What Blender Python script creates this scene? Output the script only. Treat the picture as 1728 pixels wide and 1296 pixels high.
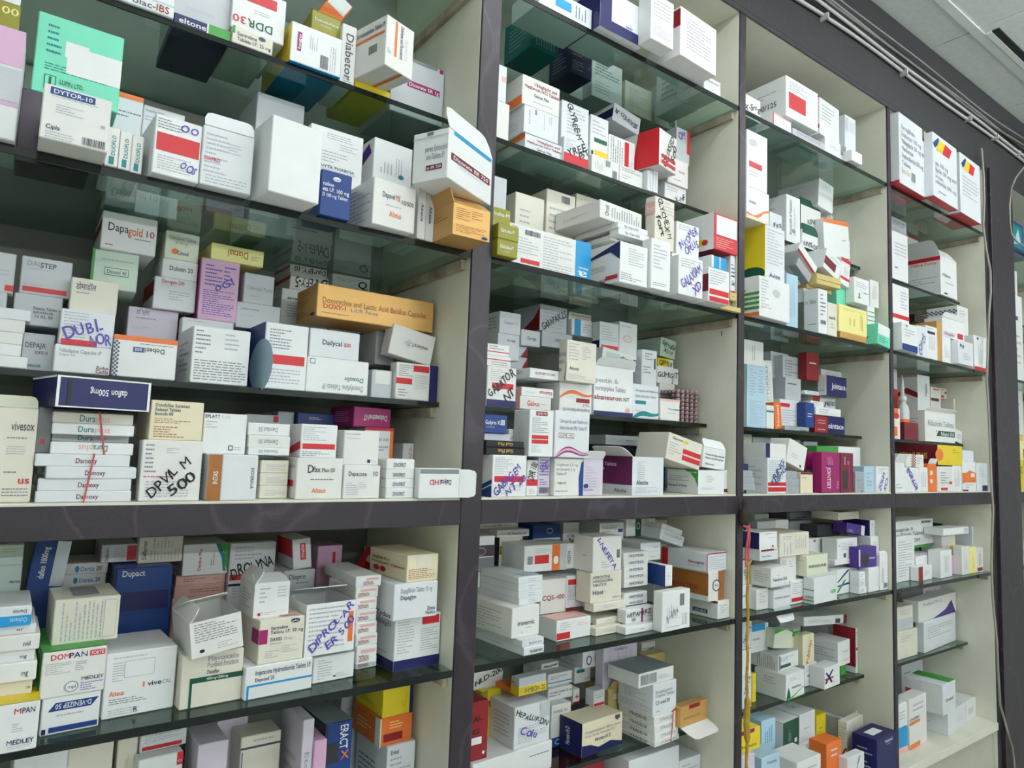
import bpy, bmesh, math, random
from mathutils import Vector, Matrix

# ------------------------------------------------------------------ scene, camera, light
for o in list(bpy.data.objects):
    bpy.data.objects.remove(o)
SC = bpy.context.scene
COL = SC.collection
ZO = 1.32                                   # height of the middle ledge above the floor
F_PX = 1166.36
CAM = Vector((-0.5914, -0.8886, ZO + 0.0762))
_y, _p, _r = 0.6259, 0.0934, 0.0378
FW = Vector((math.sin(_y)*math.cos(_p), math.cos(_y)*math.cos(_p), math.sin(_p)))
_r0 = Vector((math.cos(_y), -math.sin(_y), 0))
_u0 = _r0.cross(FW)
RT = _r0*math.cos(_r) + _u0*math.sin(_r)
UP = -_r0*math.sin(_r) + _u0*math.cos(_r)
cd = bpy.data.cameras.new('camera')
cam = bpy.data.objects.new('camera', cd)
COL.objects.link(cam)
cd.sensor_width = 36.0
cd.lens = 36.0*F_PX/1728.0
cd.clip_start = 0.02
m = Matrix.Identity(4)
for i in range(3):
    m[i][0], m[i][1], m[i][2], m[i][3] = RT[i], UP[i], -FW[i], CAM[i]
cam.matrix_world = m
SC.camera = cam

wd = bpy.data.worlds.new('world')
SC.world = wd
wd.use_nodes = True
wd.node_tree.nodes['Background'].inputs[0].default_value = (0.80, 0.88, 0.90, 1)
wd.node_tree.nodes['Background'].inputs[1].default_value = 0.10
vs = SC.view_settings
vs.view_transform = 'Standard'
vs.look = 'None'
vs.gamma = 1
vs.use_curve_mapping = False
vs.exposure = 0.0
SC.cycles.transparent_max_bounces = 32
SC.cycles.diffuse_bounces = 6

TUBE, WALL_FILL = 43.0, 62.0               # radiance of the ceiling tubes and of the wall tubes added for fill
LAMPS = [(0.05, -0.62, 0), (1.75, -0.85, 0), (-0.3, -1.7, 0), (1.5, -1.7, 0), (-0.5, -2.57, 1), (1.0, -2.57, 1), (2.5, -2.57, 1)]   # x, y, fill tube added on the wall?

# ------------------------------------------------------------------ materials
def lin(c):
    c = c/255.0
    return c/12.92 if c <= 0.04045 else ((c+0.055)/1.055)**2.4
def rgb(t):
    return (lin(t[0]), lin(t[1]), lin(t[2]), 1)
PAL = dict(
 w=(232, 233, 234), w2=(228, 227, 224), w3=(222, 225, 230), ow=(224, 219, 205), cr=(230, 219, 190), g=(196, 199, 205),
 dg=(130, 134, 138), lil=(212, 202, 218), pk=(216, 172, 204), pi=(222, 176, 168), mag=(150, 24, 96), red=(196, 34, 44), dred=(140, 24, 34),
 orr=(224, 114, 46), gold=(208, 162, 96), tan=(206, 184, 122), ye=(226, 200, 40), pye=(238, 228, 150), ol=(140, 136, 38),
 gr=(62, 150, 60), lgr=(200, 218, 204), mint=(118, 216, 184), tl=(16, 122, 128), cy=(20, 146, 205), lb=(176, 206, 224),
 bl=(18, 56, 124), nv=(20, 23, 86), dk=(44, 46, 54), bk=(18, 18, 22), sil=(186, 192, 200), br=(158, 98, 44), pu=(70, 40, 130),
 mar=(112, 28, 46), pl=(104, 34, 84), fp=(124, 126, 138), fl=(176, 178, 188), tx=(72, 74, 90), lt=(150, 152, 164), ink=(84, 66, 168), dgr=(10, 80, 60), ltl=(198, 216, 212), dkp=(70, 58, 72), gre=(220, 222, 202))
NAMES = dict(w='white', w2='white', w3='white', ow='off-white', cr='cream', g='light grey', dg='grey', lil='lilac', pk='pink', pi='salmon pink',
 mag='magenta', red='red', dred='dark red', orr='orange', gold='golden', tan='tan', ye='yellow', pye='pale yellow', ol='olive green',
 gr='green', lgr='pale green', mint='mint green', tl='teal', cy='cyan', lb='pale blue', bl='blue', nv='navy blue', dk='dark', bk='black',
 sil='silver grey', br='brown', pu='purple', mar='maroon', pl='deep purple', fp='grey', fl='light grey', tx='dark', lt='grey', ink='purple', dgr='dark green', ltl='pale teal', dkp='dark mauve', gre='pale lime')
MATS = {}
def newmat(name):
    mt = bpy.data.materials.new(name)
    mt.use_nodes = True
    nt = mt.node_tree
    return mt, nt, nt.nodes['Principled BSDF']
def card(col):
    """printed paperboard: base tone with faint mottling and slight gloss variation"""
    if col in MATS:
        return MATS[col]
    mt, nt, b = newmat('paperboard_'+NAMES.get(col, col).replace(' ', '_')+'_'+col)
    c = rgb(PAL[col])
    tc = nt.nodes.new('ShaderNodeTexCoord')
    n = nt.nodes.new('ShaderNodeTexNoise')
    n.inputs['Scale'].default_value = 38
    n.inputs['Detail'].default_value = 3
    mx = nt.nodes.new('ShaderNodeMix')
    mx.data_type = 'RGBA'
    mx.inputs[6].default_value = (c[0]*0.94, c[1]*0.94, c[2]*0.94, 1)
    mx.inputs[7].default_value = (min(1, c[0]*1.03), min(1, c[1]*1.03), min(1, c[2]*1.03), 1)
    nt.links.new(tc.outputs['Object'], n.inputs['Vector'])
    nt.links.new(n.outputs['Fac'], mx.inputs[0])
    nt.links.new(mx.outputs[2], b.inputs['Base Color'])
    rough = 0.42
    if col == 'gold':
        b.inputs['Metallic'].default_value = 0.35
        rough = 0.38
    if col == 'sil':
        b.inputs['Metallic'].default_value = 0.5
        rough = 0.32
    b.inputs['Roughness'].default_value = rough
    b.inputs['Specular IOR Level'].default_value = 0.45
    MATS[col] = mt
    return mt
def simple(name, col, rough=0.5, metal=0.0, spec=0.5, noise=None, bump=0.0, scale=20):
    key = 'S_'+name
    if key in MATS:
        return MATS[key]
    mt, nt, b = newmat(name)
    c = rgb(col)
    b.inputs['Base Color'].default_value = c
    b.inputs['Roughness'].default_value = rough
    b.inputs['Metallic'].default_value = metal
    b.inputs['Specular IOR Level'].default_value = spec
    if noise:
        tc = nt.nodes.new('ShaderNodeTexCoord')
        n = nt.nodes.new('ShaderNodeTexNoise')
        n.inputs['Scale'].default_value = scale
        n.inputs['Detail'].default_value = 6
        n.inputs['Roughness'].default_value = 0.65
        rp = nt.nodes.new('ShaderNodeValToRGB')
        rp.color_ramp.elements[0].position = 0.3
        rp.color_ramp.elements[1].position = 0.72
        rp.color_ramp.elements[0].color = rgb(noise)
        rp.color_ramp.elements[1].color = c
        nt.links.new(tc.outputs['Object'], n.inputs['Vector'])
        nt.links.new(n.outputs['Fac'], rp.inputs[0])
        nt.links.new(rp.outputs[0], b.inputs['Base Color'])
        if bump:
            bp = nt.nodes.new('ShaderNodeBump')
            bp.inputs['Strength'].default_value = bump
            nt.links.new(n.outputs['Fac'], bp.inputs['Height'])
            nt.links.new(bp.outputs[0], b.inputs['Normal'])
    MATS[key] = mt
    return mt
def laminate(name, base, vein):
    """dark plum laminate with a faint leaf-vein print"""
    mt, nt, b = newmat(name)
    tc = nt.nodes.new('ShaderNodeTexCoord')
    n0 = nt.nodes.new('ShaderNodeTexNoise')
    n0.inputs['Scale'].default_value = 5
    n0.inputs['Detail'].default_value = 2
    ad = nt.nodes.new('ShaderNodeVectorMath')
    ad.operation = 'MULTIPLY_ADD'
    ad.inputs[1].default_value = (0.22, 0.22, 0.22)
    mp = nt.nodes.new('ShaderNodeMapping')
    mp.inputs['Scale'].default_value = (1, 1, 0.42)
    mp.inputs['Rotation'].default_value = (0, 0.6, 0)
    v = nt.nodes.new('ShaderNodeTexVoronoi')
    v.feature = 'DISTANCE_TO_EDGE'
    v.inputs['Scale'].default_value = 9
    rp = nt.nodes.new('ShaderNodeValToRGB')
    rp.color_ramp.elements[0].position = 0.0
    rp.color_ramp.elements[0].color = rgb(vein)
    rp.color_ramp.elements[1].position = 0.035
    rp.color_ramp.elements[1].color = rgb(base)
    n1 = nt.nodes.new('ShaderNodeTexNoise')
    n1.inputs['Scale'].default_value = 420
    n1.inputs['Detail'].default_value = 2
    mx = nt.nodes.new('ShaderNodeMix')
    mx.data_type = 'RGBA'
    mx.blend_type = 'MULTIPLY'
    mx.inputs[0].default_value = 0.55
    rp2 = nt.nodes.new('ShaderNodeValToRGB')
    rp2.color_ramp.elements[0].position = 0.3
    rp2.color_ramp.elements[0].color = (0.55, 0.55, 0.55, 1)
    rp2.color_ramp.elements[1].position = 0.7
    rp2.color_ramp.elements[1].color = (1.25, 1.25, 1.25, 1)
    L = nt.links.new
    L(tc.outputs['Object'], n0.inputs['Vector'])
    L(n0.outputs['Color'], ad.inputs[0])
    L(tc.outputs['Object'], ad.inputs[2])
    L(ad.outputs[0], mp.inputs[0])
    L(mp.outputs[0], v.inputs['Vector'])
    L(v.outputs['Distance'], rp.inputs[0])
    L(tc.outputs['Object'], n1.inputs['Vector'])
    L(n1.outputs['Fac'], rp2.inputs[0])
    L(rp.outputs[0], mx.inputs[6])
    L(rp2.outputs[0], mx.inputs[7])
    L(mx.outputs[2], b.inputs['Base Color'])
    b.inputs['Roughness'].default_value = 0.42
    return mt
def glass_mat():
    mt, nt, b = newmat('tinted_shelf_glass')
    nt.nodes.remove(b)
    out = nt.nodes['Material Output']
    tr = nt.nodes.new('ShaderNodeBsdfTransparent')
    tr.inputs[0].default_value = (0.72, 0.81, 0.775, 1)
    gl = nt.nodes.new('ShaderNodeBsdfGlossy')
    gl.inputs['Roughness'].default_value = 0.02
    gl.inputs['Color'].default_value = (0.8, 0.9, 0.86, 1)
    fr = nt.nodes.new('ShaderNodeFresnel')
    fr.inputs[0].default_value = 1.52
    mx = nt.nodes.new('ShaderNodeMixShader')
    ge = nt.nodes.new('ShaderNodeNewGeometry')
    iv = nt.nodes.new('ShaderNodeMath')
    iv.operation = 'SUBTRACT'
    iv.inputs[0].default_value = 1.0
    ml = nt.nodes.new('ShaderNodeMath')
    ml.operation = 'MULTIPLY'
    nt.links.new(ge.outputs['Backfacing'], iv.inputs[1])
    nt.links.new(fr.outputs[0], ml.inputs[0])
    nt.links.new(iv.outputs[0], ml.inputs[1])
    nt.links.new(ml.outputs[0], mx.inputs[0])
    nt.links.new(tr.outputs[0], mx.inputs[1])
    nt.links.new(gl.outputs[0], mx.inputs[2])
    nt.links.new(mx.outputs[0], out.inputs[0])
    return mt
GLASS = glass_mat()
EDGE = simple('dark_glass_edge', (12, 22, 21), 0.12)
CREAM = simple('off_white_laminate', (229, 229, 216), 0.5, noise=(214, 212, 194), scale=6)
PLUM = laminate('plum_laminate', (45, 37, 46), (66, 56, 68))
FASC = laminate('dark_fascia_laminate', (46, 44, 49), (54, 51, 57))
BACK = simple('grey_back_laminate', (150, 150, 143), 0.55, noise=(132, 132, 125), scale=5)
BATTEN = simple('stained_batten', (196, 186, 164), 0.7, noise=(120, 104, 84), scale=14)

# ------------------------------------------------------------------ mesh helpers
class MB:
    def __init__(s):
        s.v, s.f = [], []
    def box(s, x0, x1, y0, y1, z0, z1):
        b = len(s.v)
        s.v += [(x0, y0, z0), (x1, y0, z0), (x1, y1, z0), (x0, y1, z0), (x0, y0, z1), (x1, y0, z1), (x1, y1, z1), (x0, y1, z1)]
        s.f += [(b, b+3, b+2, b+1), (b+4, b+5, b+6, b+7), (b, b+1, b+5, b+4), (b+1, b+2, b+6, b+5), (b+2, b+3, b+7, b+6), (b+3, b, b+4, b+7)]
        return s
    def tube(s, pts, r, n=8, cap=True):
        P = [Vector(p) for p in pts]
        b0 = len(s.v)
        for i, p in enumerate(P):
            t = (P[min(i+1, len(P)-1)] - P[max(i-1, 0)]).normalized()
            a = Vector((0, 0, 1)) if abs(t.z) < 0.9 else Vector((0, 1, 0))
            e1 = t.cross(a).normalized()
            e2 = t.cross(e1)
            rr = r[i] if isinstance(r, (list, tuple)) else r
            for k in range(n):
                an = 2*math.pi*k/n
                s.v.append(tuple(p + e1*math.cos(an)*rr + e2*math.sin(an)*rr))
        for i in range(len(P)-1):
            for k in range(n):
                a, b = b0+i*n+k, b0+i*n+(k+1) % n
                s.f.append((a, b, b+n, a+n))
        if cap:
            s.f.append(tuple(b0+k for k in range(n))[::-1])
            e = b0+(len(P)-1)*n
            s.f.append(tuple(e+k for k in range(n)))
        return s
    def lathe(s, prof, n=20, c=(0, 0, 0)):
        b0 = len(s.v)
        for r, z in prof:
            for k in range(n):
                an = 2*math.pi*k/n
                s.v.append((c[0]+r*math.cos(an), c[1]+r*math.sin(an), c[2]+z))
        for i in range(len(prof)-1):
            for k in range(n):
                a, b = b0+i*n+k, b0+i*n+(k+1) % n
                s.f.append((a, b, b+n, a+n))
        s.f.append(tuple(b0+k for k in range(n))[::-1])
        e = b0+(len(prof)-1)*n
        s.f.append(tuple(e+k for k in range(n)))
        return s
    def build(s, name, mat, parent=None, bevel=0.0, smooth=False):
        me = bpy.data.meshes.new(name)
        me.from_pydata(s.v, [], s.f)
        if bevel:
            bm = bmesh.new()
            bm.from_mesh(me)
            bmesh.ops.bevel(bm, geom=bm.edges[:], offset=bevel, segments=1, affect='EDGES')
            bm.to_mesh(me)
            bm.free()
        me.materials.append(mat)
        if smooth:
            for p in me.polygons:
                p.use_smooth = True
        o = bpy.data.objects.new(name, me)
        COL.objects.link(o)
        if parent:
            o.parent = parent
        return o
def tag(o, label=None, cat=None, group=None, kind=None):
    if label: o['label'] = label
    if cat: o['category'] = cat
    if group: o['group'] = group
    if kind: o['kind'] = kind
    return o
def empty(name, loc=(0, 0, 0)):
    o = bpy.data.objects.new(name, None)
    o.empty_display_size = 0.05
    o.location = loc
    COL.objects.link(o)
    return o
# ------------------------------------------------------------------ viewing geometry (calibrated from the shelf grid)
def ray(u, v):
    return RT*((u-864)/F_PX) + UP*((648-v)/F_PX) + FW
def at_y(u, v, y):
    d = ray(u, v)
    return CAM + d*((y-CAM.y)/d.y)
def at_z(u, v, z):
    d = ray(u, v)
    return CAM + d*((z-CAM.z)/d.z)
def along_u(P, e, u):
    n = RT*F_PX - FW*(u-864)
    return -((P-CAM).dot(n))/e.dot(n)
def along_v(P, e, v):
    n = UP*F_PX - FW*(648-v)
    return -((P-CAM).dot(n))/e.dot(n)
def u_of(P):
    d = P-CAM
    return 864+F_PX*d.dot(RT)/d.dot(FW)

# ------------------------------------------------------------------ the room
XA0, D1L, D1R, D2L, D2R, D3L, D3R, EL, ER = -0.668, -0.0364, 0.0, 0.63, 0.6505, 1.2848, 1.3011, 1.9286, 2.145
XE1 = ER+0.63
LV = dict(F1=0.835, R1=0.616, F2=0.377, R2=0.146, BT=0.0, F3=-0.249, R3=-0.48, BOT=-0.70)
LV = {k: v+ZO for k, v in LV.items()}
TOP = ZO+1.062
CEIL = ZO+1.325
BB = ZO-0.0393
DEPTH = 0.32
RY = 0.075
BAYS = dict(A=(XA0, D1L), B=(D1R, D2L), C=(D2R, D3L), D=(D3R, EL), E=(ER, XE1))

floor_m = simple('grey_floor_tile', (206, 203, 196), 0.35, noise=(192, 189, 181), scale=4)
tag(MB().box(-2.0, 4.2, -2.6, 0.5, -0.02, 0).build('floor', floor_m), 'grey tiled shop floor below the shelving', 'floor', kind='structure')
paint = simple('cool_white_paint', (228, 231, 228), 0.7, noise=(220, 224, 220), scale=3)
tag(MB().box(-2.0, 4.2, 0.36, 0.42, 0, CEIL).build('wall_back', paint), 'plain wall behind the shelving unit', 'wall', kind='structure')
tag(MB().box(-2.0, 4.2, -2.66, -2.6, 0, CEIL).build('wall_front', paint), 'plain pale wall opposite the shelving', 'wall', kind='structure')
tag(MB().box(-2.06, -2.0, -2.66, 0.42, 0, CEIL).build('wall_left', paint), 'plain pale wall at the left end', 'wall', kind='structure')
tag(MB().box(4.2, 4.26, -2.66, 0.42, 0, CEIL).build('wall_right', paint), 'plain pale wall at the far end', 'wall', kind='structure')
# ceiling: slab, tiles and grid bars
tile_m = simple('mineral_ceiling_tile', (226, 231, 227), 0.85, noise=(212, 218, 214), scale=60, bump=0.15)
grid_m = simple('ceiling_grid_bar', (222, 228, 224), 0.5)
slot_m = simple('black_slot', (26, 30, 30), 0.6)
ceil = tag(MB().box(-2.0, 4.2, -2.6, 0.36, CEIL+0.03, CEIL+0.06).build('ceiling', tile_m), 'grey suspended ceiling of square tiles', 'ceiling', kind='structure')
GX = [1.555+0.58*k for k in range(-6, 5)]
GY = [-0.128-0.58*k for k in range(-1, 5)]
for i in range(len(GX)-1):
    for j in range(len(GY)-1):
        x0, x1, y1, y0 = GX[i]+0.012, GX[i+1]-0.004, GY[j]-0.004, GY[j+1]+0.012
        y1 = min(y1, 0.34)
        if y1-y0 < 0.05: continue
        MB().box(x0, x1, y0, y1, CEIL+0.002, CEIL+0.014).build('ceiling_tile', tile_m, ceil)
for gx in GX:
    MB().box(gx-0.004, gx+0.010, -2.6, 0.35, CEIL+0.004, CEIL+0.02).build('grid_bar', grid_m, ceil)
for gy in GY:
    MB().box(-2.0, 4.2, gy-0.004, gy+0.020, CEIL-0.002, CEIL+0.02).build('grid_bar', grid_m, ceil)
MB().box(1.60, 2.75, -0.168, -0.150, CEIL-0.003, CEIL+0.01).build('slot_gap', slot_m, ceil)
MB().box(1.60, 2.75, -0.150, -0.134, CEIL-0.004, CEIL+0.01).build('slot_trim', grid_m, ceil)
# ceiling tube lamps (outside the picture, above the counter); unseen wall tubes added as frontal fill
lamp_body = simple('white_lamp_body', (225, 228, 228), 0.4)
tube_ms = []
for st in (TUBE, WALL_FILL):
    tube_m, nt, b = newmat('lit_tube')
    b.inputs['Emission Color'].default_value = (0.94, 0.99, 1, 1)
    b.inputs['Emission Strength'].default_value = st
    tube_ms.append(tube_m)
LAMPN = ['white tube lamp on the ceiling nearest the camera', 'white tube lamp on the ceiling before the far bays', 'left white tube lamp on the ceiling behind the camera', 'right white tube lamp on the ceiling behind the camera',
 'leftmost added white fill tube on the unseen opposite wall', 'middle added white fill tube on the unseen opposite wall', 'rightmost added white fill tube on the unseen opposite wall']
for k, (lx, ly, wall) in enumerate(LAMPS):
    L = empty('tube_lamp', (lx, ly, CEIL) if not wall else (lx, -2.6, ZO+0.62))
    if wall: L.rotation_euler = (math.radians(90), 0, 0)
    tag(L, LAMPN[k], 'lamp', 'tube lamps of the shop')
    sg = -1
    MB().box(-0.6, 0.6, -0.03, 0.03, -0.045, -0.004).build('lamp_housing', lamp_body, L, 0.004)
    MB().tube([(-0.57, 0, -0.062), (0.57, 0, -0.062)], 0.013, 12).build('tube', tube_ms[wall], L, smooth=True)

# ------------------------------------------------------------------ built-in shelving unit
unit = empty('shelving_unit', (0, 0, 0))
tag(unit, 'long built-in pharmacy shelving with plum fronts and cream insides', 'shelving')
def part(name, mat, *b, bevel=0.0008):
    return MB().box(*b).build(name, mat, unit, bevel)
part('back_panel', BACK, XA0-0.03, XE1+0.03, DEPTH, DEPTH+0.012, 0.0, TOP)
Z0 = LV['BOT']
def divider(xl, xr, front_only=False):
    part('side_panel', CREAM, xl, xr, 0.0015, DEPTH, 0.0, TOP)
    part('front_strip', PLUM, xl, xr, -0.003, 0.0015, 0.0, TOP)
divider(XA0-0.036, XA0)
divider(D1L, D1R)
divider(D2L, D2R)
divider(D3L, D3R)
part('side_panel', CREAM, EL, EL+0.018, 0.0, DEPTH, 0.0, TOP)
part('front_strip', simple('near_black_edge', (38, 33, 40), 0.45), EL, EL+0.03, -0.003, 0.0, 0.0, TOP)
part('pillar', PLUM, EL+0.03, ER, -0.012, DEPTH, 0.0, TOP)
divider(XE1, XE1+0.03)
for k, (x0, x1) in BAYS.items():
    part('ledge', CREAM, x0, x1, 0.0, DEPTH, ZO-0.004, ZO)
    part('ledge_beam', PLUM, x0, x1, -0.003, 0.0, BB, ZO-0.003)
    part('ledge_underside', CREAM, x0, x1, 0.0, DEPTH, BB, ZO-0.005)
    part('bottom_board', CREAM, x0, x1, -0.004, DEPTH, Z0-0.022, Z0)
    part('plinth_door', simple('cream_cupboard_front', (190, 190, 176), 0.5, noise=(172, 170, 156), scale=5), x0+0.003, x1-0.003, 0.012, 0.03, 0.02, Z0-0.03)
    part('top_panel', CREAM, x0, x1, 0.0005, DEPTH, TOP-0.012, TOP)
part('fascia', FASC, XA0-0.04, XE1+0.04, -0.004, DEPTH+0.01, TOP, CEIL)
part('fascia_lip', FASC, XA0-0.04, XE1+0.04, -0.0042, -0.0032, TOP-0.013, TOP)
# glass shelves resting on battens
BAYN = dict(A='left bay', B='second bay', C='third bay', D='fourth bay', E='far bay')
SHN = dict(F1='top shelf', R1='second shelf down', F2='third shelf down', R2='fourth shelf down', BT='plum ledge', F3='shelf under ledge', R3='lowest glass shelf', BOT='bottom board')
for bay, (x0, x1) in BAYS.items():
    for lv in ('F1', 'R1', 'F2', 'R2', 'F3', 'R3'):
        z = LV[lv]
        y0 = RY if lv[0] == 'R' else 0.0
        th = 0.008 if lv[0] == 'R' else 0.010
        g = MB().box(x0+0.001, x1-0.001, y0+0.0022, DEPTH-0.002, z-th, z-0.0003).build('glass_shelf', GLASS)
        tag(g, f'dark-edged glass shelf, {SHN[lv]}, {BAYN[bay]}', 'shelf', 'glass shelves')
        MB().box(x0+0.001, x1-0.001, y0, y0+0.002, z-th, z-0.0003).build('polished_edge', EDGE, g)
        for (a, b_) in ((x0, x0+0.009), (x1-0.009, x1)):
            part('shelf_batten', BATTEN, a, b_, y0+0.012, DEPTH, z-th-0.0165, z-th-0.0004)

# ------------------------------------------------------------------ lettering: glyph outlines turned into flat print
_GL = {}
def _body(txt):
    cu = bpy.data.curves.new('t', 'FONT')
    cu.body = txt
    cu.resolution_u = 2
    cu.offset = 0.0 if any(c in 'MWNVKmwvk48%&@' or ord(c) > 127 for c in txt) else 0.012
    ob = bpy.data.objects.new('t', cu)
    me = ob.to_mesh()
    v = [tuple(x.co[:2]) for x in me.vertices]
    f = [tuple(p.vertices) for p in me.polygons]
    ob.to_mesh_clear()
    bpy.data.objects.remove(ob)
    bpy.data.curves.remove(cu)
    return v, f
def glyph(c):
    if c not in _GL:
        if c == ' ':
            _GL[c] = ([], [], 0.32)
        else:
            v, f = _body(c)
            a = max((p[0] for p in _body(c+'I')[0]), default=0.6)
            i = max(p[0] for p in _body('I')[0])
            _GL[c] = (v, f, a-i)
    return _GL[c]
def text_mesh(txt, hand=False, rnd=None):
    V, F, x = [], [], 0.0
    for c in txt:
        v, f, adv = glyph(c)
        b = len(V)
        if hand and v:
            an = rnd.uniform(-0.16, 0.16)
            sc = rnd.uniform(0.88, 1.12)
            dy = rnd.uniform(-0.08, 0.08)
            ca, sa = math.cos(an)*sc, math.sin(an)*sc
            V += [(x+p[0]*ca-p[1]*sa+0.12*p[1], dy+p[0]*sa+p[1]*ca) for p in v]
            adv *= 0.98
        else:
            V += [(x+p[0], p[1]) for p in v]
        F += [tuple(i+b for i in q) for q in f]
        x += adv
    return V, F, max(x, 0.1)

# ------------------------------------------------------------------ cartons
CROPS = dict(a1=(0, 0, 3.927), a2=(420, 0, 3.927), a3=(820, 0, 3.927), a4=(1230, 0, 3.466), a5=(0, 320, 3.927), a6=(420, 320, 3.927),
 b1=(810, 300, 3.833), b2=(1230, 330, 3.466), b3=(0, 620, 3.927), b4=(420, 620, 3.927), b5=(800, 560, 3.757), b6=(1230, 560, 3.466),
 c1=(0, 880, 4.32), c2=(380, 880, 4.114), c3=(0, 1030, 4.868), c4=(350, 1030, 3.84), c5=(790, 850, 3.677), c6=(780, 1040, 3.6),
 c7=(1230, 830, 3.47), c8=(1230, 1020, 3.47))
class Box: pass
EX = Vector((0, 0, 1))
def foot(b, grow=0.0):
    e, n = b.e, b.n
    p = b.P
    g = grow
    return [p-e*g-n*g, p+e*(b.w+g)-n*g, p+e*(b.w+g)+n*(b.D+g), p-e*g+n*(b.D+g)]
def overlap(A, B, eps=0.0015):
    """separating-axis test of two footprints; returns penetration (<=0: apart)"""
    best = 9
    for ax in (A.e, A.n, B.e, B.n):
        a = [q.x*ax.x+q.y*ax.y for q in foot(A)]
        b = [q.x*ax.x+q.y*ax.y for q in foot(B)]
        o = min(max(a), max(b)) - max(min(a), min(b))
        if o <= eps: return 0
        best = min(best, o)
    return best
def parse(src):
    cells, cell, crop = {}, None, None
    for ln in src.strip().splitlines():
        ln = ln.strip()
        if not ln or ln[0] == '#': continue
        if ln[0] == '@':
            t = ln[1:].split()
            cell, crop = t[0], CROPS[t[1]]
            cells.setdefault(cell, [])
            continue
        head, _, dec = ln.partition('|')
        t = head.split()
        ox, oy, s = crop
        b = Box()
        b.cell = cell
        b.u0, b.u1 = ox+float(t[0])/s, ox+float(t[2])/s
        b.vb = None if t[1] == '-' else oy+float(t[1])/s
        b.vt = oy+float(t[3])/s
        b.y = None if t[4] == '-' else float(t[4])/100
        b.D = float(t[5])/100
        b.yaw = math.radians(float(t[6]))
        b.col = t[7]
        b.opt = dict(q.split('=') for q in t[8:])
        b.tilt = math.radians(float(b.opt.get('tilt', 0)))
        b.dec = dec.strip()
        cells[cell].append(b)
    return cells
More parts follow.
